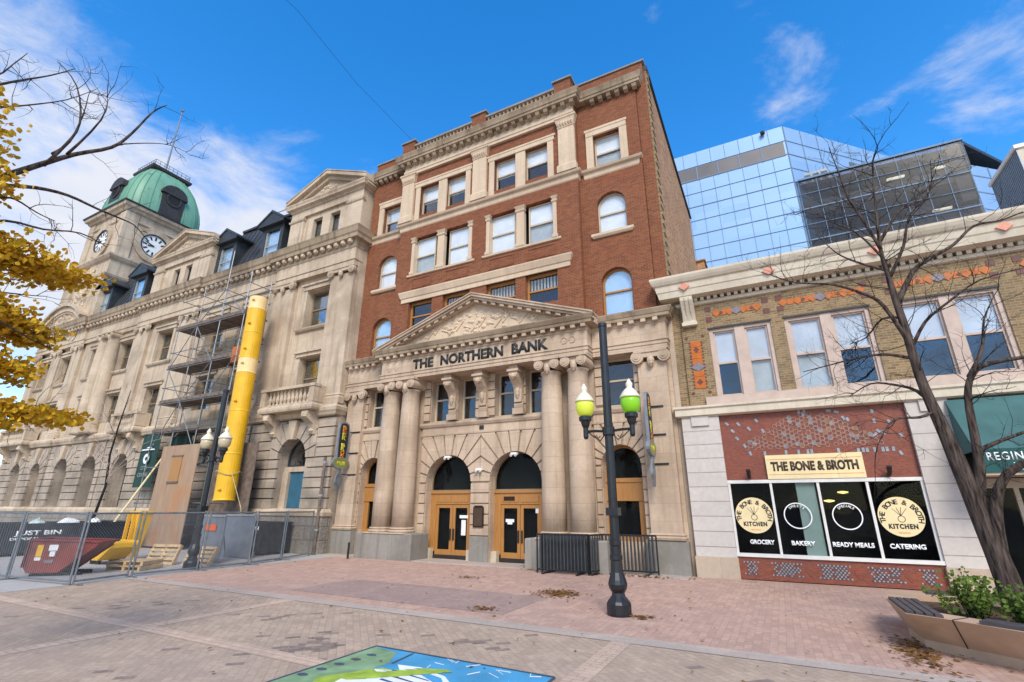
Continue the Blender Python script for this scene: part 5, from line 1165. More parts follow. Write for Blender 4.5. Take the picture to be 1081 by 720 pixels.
# small wall fittings
pq = thing('wall_plaque', 'dark bronze plaque on the stone pier between the two doors', 'plaque', (-10.86, 17.83, 1.6)); k = MB(); k.box(-11.1, -10.62, 17.77, 17.86, 1.3, 2.05); k.prism([(-11.1, 2.05), (-10.62, 2.05), (-10.7, 2.13), (-11.02, 2.13)], 17.77, 17.86); obj('plate', k, 'plaque', pq)
k = MB(); k.box(-11.05, -10.67, 17.76, 17.77, 1.36, 2.03); obj('inscription_field', k, 'sign_brown', pq)
for cx, cz, lb in ((-12.46, 4.12, 'small white light at the crown of the left door arch'), (-9.22, 4.12, 'small white light at the crown of the right door arch'), (-10.86, 3.55, 'twin white flood lights on the pier between the doors')):
    t_ = thing('security_light', lb, 'light', (cx, 17.8, cz), 'security lights over the bank doors'); k = MB(); k.box(cx-.13, cx+.13, 17.68, 17.85, cz-.04, cz+.04); obj('housing', k, 'white_plastic', t_); k = MB()
    for s in (-.1, .1): k.tube((cx+s, 17.75, cz-.02), (cx+s, 17.64, cz-.08), .05, .06, 8)
    obj('lamp_heads', k, 'white_frame', t_)
bo = tag(obj('bollard', MB().lathe((-16.35, 16.4, 0), [(.045, 0), (.045, .62), (.03, .66)], 10), 'black_paint'), 'short thin black post standing beside the left column plinth', 'bollard')
# ================================================================ CROWD BARRIERS
def barrier(p, q, label):
    p, q = Vector(p), Vector(q); t_ = thing('crowd_barrier', label, 'barrier', (p.x, p.y, 0), 'black steel barriers by the right columns'); h = 1.2; Lg = (q-p).length; d = (q-p)/Lg
    k = MB(); k.tube(p+Vector((0, 0, h)), q+Vector((0, 0, h)), .03); k.tube(p+Vector((0, 0, .12)), q+Vector((0, 0, .12)), .03); k.tube(p, p+Vector((0, 0, h)), .03); k.tube(q, q+Vector((0, 0, h)), .03); obj('frame', k, 'black_paint', t_)
    n = int(Lg/.115)
    for i in range(1, n): c = p+d*Lg*i/n; obj('bar', MB().tube(c+Vector((0, 0, .12)), c+Vector((0, 0, h)), .034, None, 5), 'rail_grey', t_)
    k = MB(); nv = Vector((-d.y, d.x, 0))
    for c in (p+d*.3, q-d*.3): k.box(c.x-.04, c.x+.04, c.y-.3, c.y+.3, 0, .05)
    obj('feet', k, 'black_paint', t_)
barrier((-7.5, 16.15, 0), (-5.75, 16.3, 0), 'black barred barrier standing directly before the right column pair')
barrier((-7.45, 16.45, 0), (-5.8, 16.6, 0), 'black barred barrier stacked behind another against the right column plinth')
barrier((-5.5, 17.1, 0), (-3.75, 17.25, 0), 'black barred barrier under the arched side window left of the pilaster')
barrier((-5.75, 16.3, 0), (-5.5, 17.05, 0), 'short black barrier set end on between the other two')
# ================================================================ TREES
def tree_twigs(mb, pts, rnd, n, ln, r0, lvl=0, up=.35, leafpts=None):
    for i in range(n):
        k = rnd.randrange(max(1, len(pts)-1)); t_ = rnd.random(); p = pts[k].lerp(pts[min(k+1, len(pts)-1)], t_)
        ax = (pts[min(k+1, len(pts)-1)]-pts[k]); ax = ax.normalized() if ax.length > 1e-6 else Vector((0, 0, 1))
        d = Vector((rnd.gauss(0, 1), rnd.gauss(0, 1), rnd.gauss(0, 1)+up)); d = (d-ax*d.dot(ax)*.8)
        d = (d.normalized()+ax*.6).normalized(); l = ln*(.5+rnd.random()); q = [p]; c = p.copy(); sg_ = 5
        for j in range(sg_):
            d = (d+Vector((rnd.gauss(0, .2), rnd.gauss(0, .2), rnd.gauss(0, .2)+up*.15))).normalized(); c = c+d*l/sg_; q.append(c.copy())
        rr = r0*(.7+.5*rnd.random()); mb.path(q, [rr*(1-.72*j/sg_) for j in range(sg_+1)], 4 if lvl else 5)
        if leafpts is not None: leafpts += q[2:]
        if lvl: tree_twigs(mb, q[1:], rnd, 3, ln*.45, rr*.5, lvl-1, up, leafpts)
def limb(P, r0, r1, rnd, jit=.5, ymid=12.0, flat='y', n=8):
    pts = []; d = rnd.uniform(-1, 1)
    for i, (a, b_) in enumerate(P):
        s = i/max(1, len(P)-1); off = d*jit*s
        pts.append(Vector((a, ymid+off, b_)) if flat == 'y' else Vector((ymid+off, a, b_)))
    sm = []
    for i in range(len(pts)-1):
        p0 = pts[max(i-1, 0)]; p1 = pts[i]; p2 = pts[i+1]; p3 = pts[min(i+2, len(pts)-1)]
        for j in range(3):
            t_ = j/3; sm.append(.5*((2*p1)+(p2-p0)*t_+(2*p0-5*p1+4*p2-p3)*t_*t_+(3*p1-p0-3*p2+p3)*t_**3))
    sm.append(pts[-1]); rad = [r0+(r1-r0)*(i/(len(sm)-1))**.8 for i in range(len(sm))]
    mb = MB(); mb.path(sm, rad, n); return mb, sm
bt = thing('bare_tree', 'leafless dark tree leaning from the shrub planter in front of the shops', 'tree', (3.25, 12, .5))
rnd = random.Random(21)
trunkP = [(3.27, .2), (3.23, .93), (3.12, 2.02), (2.98, 3.3), (2.89, 3.92), (2.82, 4.59), (2.8, 5.6), (2.77, 6.24), (2.76, 6.79), (2.75, 7.37), (2.85, 8.29), (2.95, 9.1), (3.1, 9.8)]
mb, sm = limb(trunkP, .30, .015, rnd, 0, n=12)
rad = [q*.7 for q in [.33, .30, .27, .25, .235, .225, .215, .2, .19, .17, .16, .15, .14, .13, .125, .12, .115, .11, .105, .1, .095, .09, .085, .08, .07, .065, .06, .055, .05, .042, .036, .03, .026, .022, .018, .014, .012]]
mb = MB(); mb.path(sm, [rad[min(i, len(rad)-1)] for i in range(len(sm))], 12); tw_ = obj('trunk', mb, 'bark', bt, smooth=True)
LB = {'A': ([(2.79, 5.3), (2.52, 6.05), (2.26, 6.3), (1.7, 6.6), (1.01, 6.74), (.52, 6.99)], .05, .01, -1), 'B': ([(2.78, 6.1), (3.2, 6.8), (3.6, 7.08), (4.02, 7.31), (4.45, 7.68), (4.9, 7.72), (5.3, 7.85)], .06, .012, .6),
      'C': ([(2.76, 7.4), (2.57, 8.1), (2.38, 8.7), (2.3, 9.4), (2.22, 10.0)], .04, .008, -.6), 'D': ([(2.78, 7.6), (3.27, 8.29), (3.61, 8.52), (3.88, 8.82), (4.17, 9.09)], .04, .008, .8),
      'E': ([(3.1, 1.9), (3.28, 2.7), (3.34, 3.3), (3.4, 4.05), (3.55, 4.45), (3.83, 4.62), (4.6, 4.68)], .10, .03, -.4), 'F': ([(3.25, 1.3), (3.3, 1.9), (3.42, 2.4), (3.7, 2.75), (4.3, 3.0), (4.9, 3.1)], .11, .05, -.7),
      'G': ([(2.92, 3.85), (2.6, 3.72), (2.24, 3.7), (1.98, 3.5), (1.75, 3.15)], .035, .008, -1), 'H': ([(3.32, 3.05), (3.62, 3.2), (4.11, 3.39), (4.6, 3.6)], .05, .015, .3),
      'I': ([(2.85, 4.9), (2.4, 5.1), (1.91, 5.12), (1.46, 5.07), (.9, 5.0)], .04, .008, .7), 'J': ([(2.93, 3.9), (2.75, 4.3), (2.45, 4.5), (2.1, 4.6), (1.7, 4.4)], .045, .008, 1),
      'K': ([(2.8, 5.1), (3.1, 5.6), (3.5, 5.9), (4.0, 6.2), (4.6, 6.25)], .04, .008, -.8), 'L': ([(2.8, 5.8), (2.5, 5.9), (2.2, 5.6), (1.9, 5.55)], .035, .006, .9), 'M': ([(3.55, 4.45), (3.9, 5.0), (4.1, 5.6), (4.4, 6.1)], .045, .008, .5),
      'N': ([(2.76, 6.9), (2.3, 7.3), (2.0, 7.7), (1.75, 8.3)], .035, .006, .7), 'O': ([(2.76, 6.7), (3.1, 7.3), (3.3, 7.9), (3.7, 8.3), (3.8, 8.9)], .04, .006, -.9), 'P': ([(2.75, 7.2), (2.4, 7.9), (1.95, 8.3), (1.6, 8.8)], .03, .005, -.2)}
tg = MB()
tree_twigs(tg, sm[14:], rnd, 34, 1.1, .011, 2)
for k, (P, r0, r1, yo) in LB.items():
    mb = MB(); pts = []
    m2, s2 = limb(P, r0, r1, rnd, 0, n=8); s2 = [Vector((p.x, 12+yo*.8*(i/len(s2)), p.z)) for i, p in enumerate(s2)]
    mb.path(s2, [r0+(r1-r0)*(i/(len(s2)-1))**.8 for i in range(len(s2))], 8); obj('limb', mb, 'bark', bt, smooth=True)
    tree_twigs(tg, s2[3:], rnd, 11, .75, .008 if r1 < .02 else .010, 2, .25)
o = obj('twigs', tg, 'twig', bt)
lt = thing('autumn_tree', 'tree with yellow leaves and bare upper boughs reaching in at the left edge', 'tree', (-10, -.9, 0))
rnd = random.Random(33)
mb = MB(); mb.path([Vector(p) for p in ((-10, -.9, 0), (-10, -.88, 1.5), (-9.95, -.8, 3), (-9.8, -.7, 4.6), (-9.6, -.6, 6), (-9.5, -.5, 8), (-9.5, -.4, 10))], [.32, .26, .23, .2, .16, .1, .04], 12); obj('trunk', mb, 'bark', lt, smooth=True)
LL = {'a': ([(-.7, 4.5), (.4, 5.2), (1.28, 5.85), (1.69, 6.41), (2.01, 6.86), (2.37, 7.34), (2.77, 7.78), (2.96, 8.21), (3.15, 8.84), (3.31, 9.13)], .075, .008), 'a1': ([(2.05, 6.85), (2.14, 7.2), (2.17, 7.58), (2.0, 8.15), (1.74, 8.47)], .028, .005),
      'a2': ([(2.25, 7.2), (2.38, 7.8), (2.38, 8.34)], .022, .005), 'a3': ([(2.1, 7.1), (2.3, 7.6), (2.36, 8.25), (2.3, 8.63)], .024, .004), 'b': ([(-.7, 4.6), (.4, 5.5), (1.23, 6.04), (1.71, 6.31), (2.09, 6.52), (2.45, 6.62), (2.83, 6.61), (3.13, 6.61), (3.36, 6.59), (3.56, 6.44)], .05, .006),
      'c': ([(1.28, 5.85), (1.76, 6.13), (1.93, 6.22), (2.19, 6.15), (2.4, 6.11)], .025, .005), 'd': ([(-.6, 6), (.3, 6.6), (.91, 7.24), (1.32, 7.83), (1.53, 8.13), (1.81, 8.48), (2.02, 8.78)], .04, .006), 'e': ([(-.6, 5.6), (.3, 6.3), (1.0, 6.92), (1.43, 7.38), (1.66, 7.62), (2.02, 8.05), (2.3, 8.53)], .03, .004),
      'f': ([(-.5, 6.2), (.93, 7.5), (1.29, 7.94), (1.41, 8.3), (1.48, 8.54)], .025, .004), 'g': ([(-.7, 4.3), (.6, 5.0), (1.4, 5.42), (1.86, 5.74), (2.25, 5.82), (2.66, 5.99), (3.04, 5.96)], .035, .006), 'h': ([(-.7, 4.0), (.8, 4.5), (1.65, 4.46), (2.24, 4.25), (2.46, 4.18), (2.78, 4.13)], .03, .005),
      'i': ([(-.8, 3), (.8, 3.3), (1.96, 3.31), (2.49, 3.28), (2.89, 3.27), (3.29, 3.42)], .03, .005), 'j': ([(2.77, 7.78), (3.09, 8.0), (3.44, 8.2), (3.83, 8.3)], .012, .003), 'k': ([(-.7, 4.2), (.6, 4.7), (1.59, 4.8), (2.07, 4.91), (2.36, 4.96), (2.62, 4.99)], .03, .005)}
tg = MB(); leaves = MB()
def leafquad(mb, c, s, rnd):
    a = Vector((rnd.gauss(0, 1), rnd.gauss(0, 1), rnd.gauss(0, .7))).normalized(); b_ = a.orthogonal().normalized(); b_ = (b_+a.cross(b_)*rnd.uniform(-1, 1)).normalized()
    n_ = a.cross(b_)*s*.12; mb.add([c-a*s*.5, c-a*s*.25-b_*s*.33+n_, c+a*s*.15-b_*s*.4+n_, c+a*s*.6, c+a*s*.15+b_*s*.4+n_, c-a*s*.25+b_*s*.33+n_], [(0, 1, 2, 3), (0, 3, 4, 5)])
for k, (P, r0, r1) in LL.items():
    jit = rnd.uniform(-.8, .8) if k not in ('a', 'b', 'c') else -.2
    m2, s2 = limb(P, r0, r1, rnd, 0, -9.0, 'x'); s2 = [Vector((-9+jit*math.sin(pi*i/len(s2)*.9)*.6, p.y, p.z)) for i, p in enumerate(s2)]
    mb = MB(); mb.path(s2, [r0+(r1-r0)*(i/(len(s2)-1))**.8 for i in range(len(s2))], 7); obj('limb', mb, 'bark', lt, smooth=True)
    bare = k in ('a', 'a1', 'a2', 'a3', 'd', 'e', 'f', 'j', 'b')
    tree_twigs(tg, s2[len(s2)//2:], rnd, 6 if bare else 5, .5, .006, 1, .25)
# foliage masses along the lower boughs: (y, z, ry, rz, count) in the plane of the boughs
for (y, z, ry, rz, n) in ((1.72, 5.25, .5, .33, 420), (2.1, 5.35, .45, .28, 330), (2.5, 5.3, .35, .16, 200), (2.85, 5.3, .3, .11, 110), (1.5, 5.6, .25, .3, 140), (1.62, 6.0, .12, .25, 40), (1.9, 4.55, .5, .22, 330), (2.2, 4.4, .4, .2, 280), (2.55, 4.3, .3, .15, 170), (1.8, 4.85, .2, .12, 50),
                          (2.0, 3.95, .35, .14, 130), (2.35, 3.85, .35, .14, 150), (2.55, 3.75, .2, .15, 70), (2.0, 3.25, .45, .22, 380), (2.4, 3.2, .35, .2, 280), (2.85, 3.25, .4, .12, 180), (3.2, 3.22, .22, .1, 70), (2.0, 2.95, .3, .2, 200), (1.0, 5.2, .3, .3, 150), (1.42, 6.7, .3, .55, 170), (1.62, 6.25, .28, .25, 130), (1.35, 7.3, .2, .3, 50)):
    for i in range(int(n*2.1)):
        q = Vector((rnd.gauss(0, .22), max(-1.1, min(1.1, rnd.gauss(0, .5)))*ry, max(-.9, min(.9, rnd.gauss(0, .5)))*rz)); leafquad(leaves, Vector((-9, y, z))+q, rnd.uniform(.05, .095), rnd)
obj('twigs', tg, 'twig', lt); obj('leaves', leaves, 'yellow_leaf', lt)
# slender bare saplings before the stone building
for x, y, lb in ((-30.5, 13.2, 'thin bare tree behind the fence before the green banner'),):
    st_ = thing('bare_tree', lb, 'tree', (x, y, 0)); mb = MB(); p = [Vector((x, y, 0)), Vector((x-.15, y, 1.5)), Vector((x+.2, y, 3)), Vector((x-.2, y, 4.6)), Vector((x-.1, y, 6)), Vector((x+.2, y, 8))]; mb.path(p, [.09, .07, .06, .05, .04, .015], 8); obj('trunk', mb, 'twig', st_, smooth=True)
    mb = MB(); tree_twigs(mb, p[2:], random.Random(5), 16, 2.0, .022, 1, .6); obj('twigs', mb, 'mauve_frame', st_)
# ================================================================ PLANTER
pn = thing('planter', 'long pale concrete planter with dark slatted bench top and pointed end', 'planter', (2.5, 11, 0))
outl = [(1.42, 11.7), (1.45, 10.2), (1.95, 9.92), (2.6, 9.42), (6.8, 6.7), (7.5, 12.9), (1.65, 12.9)]
outb = [(1.64, 11.6), (1.68, 10.65), (2.12, 10.3), (2.75, 9.8), (6.6, 7.3), (7.3, 12.8), (1.8, 12.8)]
k = MB(); n = len(outl); k.v = [(x, y, 0) for x, y in outb]+[(x, y, .14) for x, y in outb]+[(x, y, .55) for x, y in outl]
cx_, cy_ = 3.8, 11.0; inn = [(1.9, 11.65), (1.92, 10.5), (2.25, 10.25), (2.85, 9.8), (6.6, 7.3), (7.1, 12.5), (2.0, 12.5)]; k.v += [(x, y, .55) for x, y in inn]+[(x, y, .40) for x, y in inn]
for j in range(4):
    for i in range(n): a = j*n+i; b_ = j*n+(i+1) % n; k.f.append((a, b_, b_+n, a+n))
obj('bowl', k, 'planter_concrete', pn)
k = MB(); k.add([(x, y, .44) for x, y in inn], [tuple(range(n))]); obj('soil', k, 'soil', pn)
for i in range(4):
    k = MB(); u0, u1 = i*.105, i*.105+.085; k.prismz([(1.45+u0, 11.62), (1.47+u0, 10.24-u0*.55), (1.47+u1, 10.24-u1*.55), (1.45+u1, 11.62)], .552, .59); obj('bench_slat', k, 'bench_slat', pn)
def slatrun(p, q, n_, inward):
    p, q = Vector(p), Vector(q)
    for i in range(n_):
        o_ = Vector(inward)*(i*.1); o2 = Vector(inward)*(i*.1+.08); k = MB(); k.prismz([tuple((p+o_)[:2]), tuple((q+o_)[:2]), tuple((q+o2)[:2]), tuple((p+o2)[:2])], .552, .60); obj('bench_slat', k, 'bench_slat', pn)
slatrun((2.2, 9.76, 0), (6.75, 6.78, 0), 3, (.54, .84, 0)); slatrun((2.2, 12.85, 0), (7.2, 12.85, 0), 3, (0, -1, 0))
k = MB(); k.tube((1.94, 9.915, .552), (2.11, 10.295, .14), .008); k.tube((1.94, 9.92, .552), (2.2, 10.25, .552), .007); obj('joint', k, 'black_matt', pn)
def shrub(x, y, h, w_, lb, seed):
    rnd = random.Random(seed); t_ = thing('shrub', lb, 'shrub', (x, y, .44), 'green shrubs in the concrete planter'); lv = MB(); st_ = MB()
    for i in range(26):
        a = rnd.random()*2*pi; r = w_*rnd.random()**.5; tp = Vector((x+r*cos(a), y+r*sin(a), .44+h*(.55+.5*rnd.random())*(1-.35*r/w_))); b0 = Vector((x+r*.3*cos(a), y+r*.3*sin(a), .42)); st_.path([b0, b0.lerp(tp, .5)+Vector((rnd.gauss(0, .03), rnd.gauss(0, .03), .03)), tp], [.008, .006, .003], 4)
        for j in range(24):
            c = b0.lerp(tp, .2+.85*rnd.random())+Vector((rnd.gauss(0, .05), rnd.gauss(0, .05), rnd.gauss(0, .035))); leafquad(lv, c, rnd.uniform(.045, .085), rnd)
    obj('stems', st_, 'twig', t_); obj('foliage', lv, 'shrub_leaf', t_)
shrub(2.45, 11.0, .9, .5, 'leafy green shrub nearest the bench end of the planter', 1); shrub(2.95, 10.5, .62, .42, 'low green shrub in front of the tree trunk', 2)
shrub(3.75, 11.0, 1.1, .45, 'taller green shrub at the foot of the leaning tree', 3); shrub(4.2, 10.4, .85, .45, 'green shrub at the right end of the planter in view', 4)
# damp dark pavers scattered over the paving
rnd = random.Random(8); dm_ = MB(); u_ = Vector((cos(.785), sin(.785))); v_ = Vector((-u_.y, u_.x))
for cx, cy, n, sp_ in ((-6.75, 6.0, 34, .32), (-7.3, 6.5, 8, .5), (-12.5, 6.8, 8, .8), (-9.3, 7.4, 9, .9), (-4.2, 7.8, 8, .7), (-13.5, 4.6, 7, .9), (-8.2, 4.6, 6, 1.0), (-1.2, 7.6, 6, .8), (-5.2, 7.6, 5, .6)):
    seen = globals().setdefault('seen_', set())
    for i in range(n):
        a = round(rnd.gauss(0, sp_)*.9/.24); b_ = round(rnd.gauss(0, sp_)*.5/.12); a += round(Vector((cx, cy)).dot(u_)/.24); b_ += round(Vector((cx, cy)).dot(v_)/.12); l = .114
        if (a, b_) in seen: continue
        seen.add((a, b_)); c = u_*(a*.24+(b_ % 2)*.12)+v_*(b_*.12)
        dm_.add([(*(c+u_*p*l+v_*q*.056), .0065) for p, q in ((-1, -1), (1, -1), (1, 1), (-1, 1))], [(0, 1, 2, 3)])
simple('damp_brick', (.24, .185, .155), .7, 0, .3, 6); obj('damp_pavers', dm_, 'damp_brick', kind='structure')
# fallen leaves
rnd = random.Random(77); lf = MB()
def litter(cx, cy, rx, ry, n, s=.05):
    for i in range(n):
        c = Vector((cx+rnd.gauss(0, .5)*rx, cy+rnd.gauss(0, .5)*ry, .02+rnd.random()*.025)); a = rnd.random()*2*pi; d = Vector((cos(a), sin(a), rnd.uniform(-.2, .2)))*s*(.6+.8*rnd.random()); e_ = Vector((-d.y, d.x, rnd.uniform(-.02, .02)))*.6; lf.add([c-d, c-e_, c+d, c+e_], [(0, 1, 2, 3)])
litter(-5.25, 12.6, .6, .55, 300); litter(-5.9, 10.0, .3, .25, 70, .04); litter(-8.8, 14.0, .5, .3, 60, .04); litter(1.5, 10.3, .35, 1.1, 260, .045); litter(-2.75, 10.75, .25, .2, 40); litter(-4.6, 16.9, 1.6, .25, 200); litter(3.3, 10.7, 1.5, .8, 300, .04); litter(-7.8, 16.6, .5, .4, 60, .04)
for i in range(260): litter(rnd.uniform(-18, 4), rnd.uniform(3, 17.2), .2, .2, 1, .035)
o = obj('fallen_leaves', lf, 'dead_leaf', kind='stuff')
# ================================================================ CONSTRUCTION SITE
# scaffolding against the stone building
sf_ = thing('scaffolding', 'grey tube scaffolding with plank decks against the stone building wall', 'scaffolding', (-28, 16.1, 0))
UX = [-31.6, -29.6, -27.4, -25.2]; UY = [15.45, 16.75]
for x in UX:
    for y in UY:
        top = {-31.6: 13.2, -29.6: 14.8, -27.4: 16.9 if y < 16 else 14.8, -25.2: 15.0}[x]
        obj('standard', MB().tube((x, y, .1), (x, y, top), .03), 'steel_tube', sf_)
for z in (2.2, 4.1, 6.0, 7.7, 8.7, 9.85, 10.9, 12.35, 13.4, 14.3):
    for y in UY: obj('ledger', MB().tube((UX[0]-.2, y, z), (UX[-1]+.2, y, z), .026), 'steel_tube', sf_)
    for x in UX: obj('transom', MB().tube((x, UY[0]-.15, z), (x, UY[1]+.15, z), .026), 'steel_tube', sf_)
for z in (14.9,): obj('ledger', MB().tube((UX[1], UY[0], z), (UX[-1], UY[0], z), .026), 'steel_tube', sf_)
for i, (a, b, z0, z1, y) in enumerate([(0, 1, 5.0, 7.7, 0), (2, 1, 5.0, 7.7, 0), (1, 2, 7.7, 9.85, 0), (1, 0, 7.7, 9.85, 0), (2, 1, 9.85, 12.35, 0), (0, 1, 9.85, 12.35, 0), (1, 2, 12.35, 14.3, 0), (2, 3, 14.3, 12.35, 0), (2, 3, 7.7, 9.85, 0), (2, 1, 12.35, 14.3, 1)]):
    obj('brace', MB().tube((UX[a], UY[y]-.04, z0), (UX[b], UY[y]-.04, z1), .024), 'galvanised', sf_)
for z, xa, xb in ((7.75, -31.6, -25.2), (9.9, -31.6, -26), (12.4, -31.6, -25.2), (6.05, -31.6, -27.4)):
    for j in range(5): y = 15.5+j*.25; obj('plank', MB().box(xa-.1, xb+.1, y, y+.23, z, z+.05), 'plank', sf_)
    obj('toe_board', MB().box(xa-.1, xb+.1, 15.4, 15.43, z, z+.2), 'plank', sf_)
cb = thing('debris_chute', 'long yellow tubular rubbish chute with peach sections hanging beside the scaffolding', 'chute', (-24.2, 15.5, 2.3))
c0, c1 = Vector((-24.05, 15.55, 2.3)), Vector((-24.75, 15.85, 13.3)); TS = [0, .2, .4, .59, .665, .8, .93, 1]
for i in range(7):
    a, b = c0.lerp(c1, TS[i]), c0.lerp(c1, TS[i+1]-.0006); mt = 'chute_peach' if i in (3, 6) else 'chute_yellow'
    dv = (c1-c0).normalized(); k = MB(); k.path([a, a+dv*.03, a+dv*.08, b-dv*.03, b], [.49, .49, .475, .48, .48], 24); k.box(a.x+.1, a.x+.3, a.y-.5, a.y-.44, a.z+.5, a.z+.56); obj('section', k, mt, cb, smooth=False)
k = MB(); k.tube((-24.35, 15.7, 9.3), (-25.2, 16.0, 9.9), .35, .4, 14); obj('inlet', k, 'chute_peach', cb)
obj('inlet_hood', MB().box(-25.9, -25.2, 15.6, 16.3, 9.6, 10.5), 'orange_tile', cb)
k = MB(); p = [Vector((-24.2+.6*cos(a), 15.6+.6*sin(a), 3.6+.1*sin(3*a))) for a in [i*pi/8 for i in range(17)]]; k.path(p, [.02]*17, 5); k.path([Vector((-23.6, 15.4, 3.6)), Vector((-22.3, 15.3, 2.0)), Vector((-21.9, 15.2, 1.2)), Vector((-21.75, 15.2, .4))], [.018]*4, 5); obj('rope', k, 'rope', cb)
hd = thing('plywood_hoarding', 'weathered plywood hoarding below the scaffolding with an orange patch', 'hoarding', (-27.5, 15.2, 0))
for i in range(3): x = -29.7+i*1.13; obj('board', MB().box(x, x+1.12, 15.18+(i % 2)*.006, 15.22+(i % 2)*.006, .1, 5.15), 'hoarding_wood', hd)
k = MB(); 
for z in (.6, 2.6, 4.8): k.box(-29.7, -26.35, 15.226, 15.3, z, z+.1)
obj('rail', k, 'plank', hd); k = MB(); k.box(-28.6, -27.6, 15.12, 15.18, 3.2, 3.28); k.box(-28.6, -27.6, 15.12, 15.18, 4.55, 4.62); obj('batten', k, 'plank', hd); obj('patch', MB().box(-28.55, -27.65, 15.15, 15.178, 3.28, 4.55), 'oak', hd)
hd2 = thing('site_enclosure', 'tall brown boarded enclosure wall directly behind the foot of the yellow chute', 'hoarding', (-24, 16.3, 0))
for i in range(7): x = -27.1+i*.55; obj('board', MB().box(x, x+.54, 16.3, 16.35, .1, 5.2), 'plank', hd2)
def hang(xa, xb, z0, z1, lb, txt):
    t_ = thing('hanging_banner', lb, 'banner', ((xa+xb)/2, 16.4, z1), 'green banners on the stone building'); k = MB(); n = 10; vs = []
    for j in range(2):
        for i in range(n+1): vs.append((xa+(xb-xa)*i/n, 16.4+.05*sin(i*1.3), z1 if j else z0))
    k.add(vs, [(i, i+1, n+2+i, n+1+i) for i in range(n)]); k.add([(x, y+.012, z) for x, y, z in vs], [(i, i+1, n+2+i, n+1+i) for i in range(n)]); obj('cloth', k, 'banner_green', t_)
    obj('rod', MB().tube((xa-.1, 16.42, z1), (xb+.1, 16.42, z1), .03), 'black_paint', t_)
    if txt:
        cx = (xa+xb)/2; k = MB(); ringd(k, cx, z1-1.5, .12, .3, 16.32, 16.335, 20); k.prism([(cx-.75, z1-1.0), (cx+.75, z1-1.0), (cx+.6, z1-.92), (cx-.6, z1-.92)], 16.32, 16.335); k.prism([(cx-.2, z1-.88), (cx+.35, z1-.88), (cx+.3, z1-.78), (cx-.1, z1-.8)], 16.32, 16.335); k.lathe((cx+.38, 16.33, z1-.66), [(.02, -.06), (.1, 0), (.02, .06)], 8, 1, .2); obj('emblem', k, 'white_plastic', t_)
        for i, s_ in enumerate(('CITY', 'CENTRE')): text('lettering', s_, 'grey_frame', t_, (cx, 16.33, z1-2.15-.4*i), .24, 1.1 if i else .7, bold=0, depth=.004)
hang(-34.5, -32.6, 3.1, 6.25, 'dark green banner with pale round emblem hanging left of the plywood hoarding', True)
hang(-31.4, -29.4, 5.2, 6.2, 'dark green banner half hidden behind the plywood hoarding top', False)
# temporary fence
FP = [(-24.2, 6.55), (-20.3, 7.0), (-17.35, 7.35), (-17.75, 8.95), (-17.6, 10.95), (-17.65, 12.85), (-18.1, 14.55), (-18.75, 16.5)]
LBF = ['chain link fence panel at the far left before the black skip', 'chain link fence panel before the maroon tipping skip', 'short chain link fence panel turned along the pavement at the corner', 'chain link fence panel before the timber pallets',
       'chain link fence panel beside the cream globed lamp post', 'chain link fence panel before the grey sheeting', 'last chain link fence panel next to the stone building']
for (a, b), lb in zip(zip(FP[:-1], FP[1:]), LBF):
    A = Vector((*a, 0)); B = Vector((*b, 0)); t_ = thing('fence_panel', lb, 'fence', (A.x, A.y, 0), 'temporary chain link fence panels'); d = (B-A); Lg = d.length; d /= Lg; A = A+d*.06; B = B-d*.06; Lg -= .12; H_ = 1.84
    for p, nm in ((A, 'post'), (B, 'post')): obj(nm, MB().tube(p+Vector((0, 0, .03)), p+Vector((0, 0, H_+.05)), .03, None, 8), 'galvanised', t_)
    obj('top_rail', MB().tube(A+Vector((0, 0, H_)), B+Vector((0, 0, H_)), .026, None, 8), 'galvanised', t_); obj('bottom_rail', MB().tube(A+Vector((0, 0, .1)), B+Vector((0, 0, .1)), .026, None, 8), 'galvanised', t_)
    k = MB(); sp = .05 if 8 < a[1] < 13 else .09; wr = .003; nn_ = int((Lg+H_)/sp)
    for i in range(nn_):
        s0 = i*sp
        for sgn in (1, -1):
            # diagonal wires clipped to the panel
            pts = []
            for (u, z) in ((s0-(H_-.1), 0), (s0, H_-.1)):
                pts.append([u, z])
            (u0, z0), (u1, z1) = pts
            if u0 < 0: z0 += -u0; u0 = 0
            if u1 > Lg: z1 -= (u1-Lg); u1 = Lg
            if u1-u0 < .03: continue
            if sgn < 0: u0, u1 = Lg-u0, Lg-u1
            k.tube(A+d*u0+Vector((0, 0, .1+z0)), A+d*u1+Vector((0, 0, .1+z1)), wr, None, 3, False)
    obj('mesh', k, 'galvanised', t_)
    nv = Vector((-d.y, d.x, 0)); k = MB(); k.tube(A-nv*.35+Vector((0, 0, .02)), A+nv*.35+Vector((0, 0, .02)), .02, None, 6); k.tube(A-nv*.0+d*.02+Vector((0, 0, .9)), A-d*.14+Vector((0, 0, .9)), .015, None, 5); obj('foot', k, 'galvanised', t_)
# maroon tipping skip
ts = thing('tipping_skip', 'rusty maroon wedge shaped tipping skip behind the corner of the fence', 'skip', (-20.4, 8.3, 0))
k = MB(); y0, y1 = 7.55, 9.0
def hop(y): return [(-21.5, y, .35), (-21.45, y, 1.14), (-18.75, y, 1.05), (-19.0, y, .9), (-20.2, y, .12), (-21.3, y, .12)]
A_ = hop(y0); B_ = hop(y1); n = len(A_)
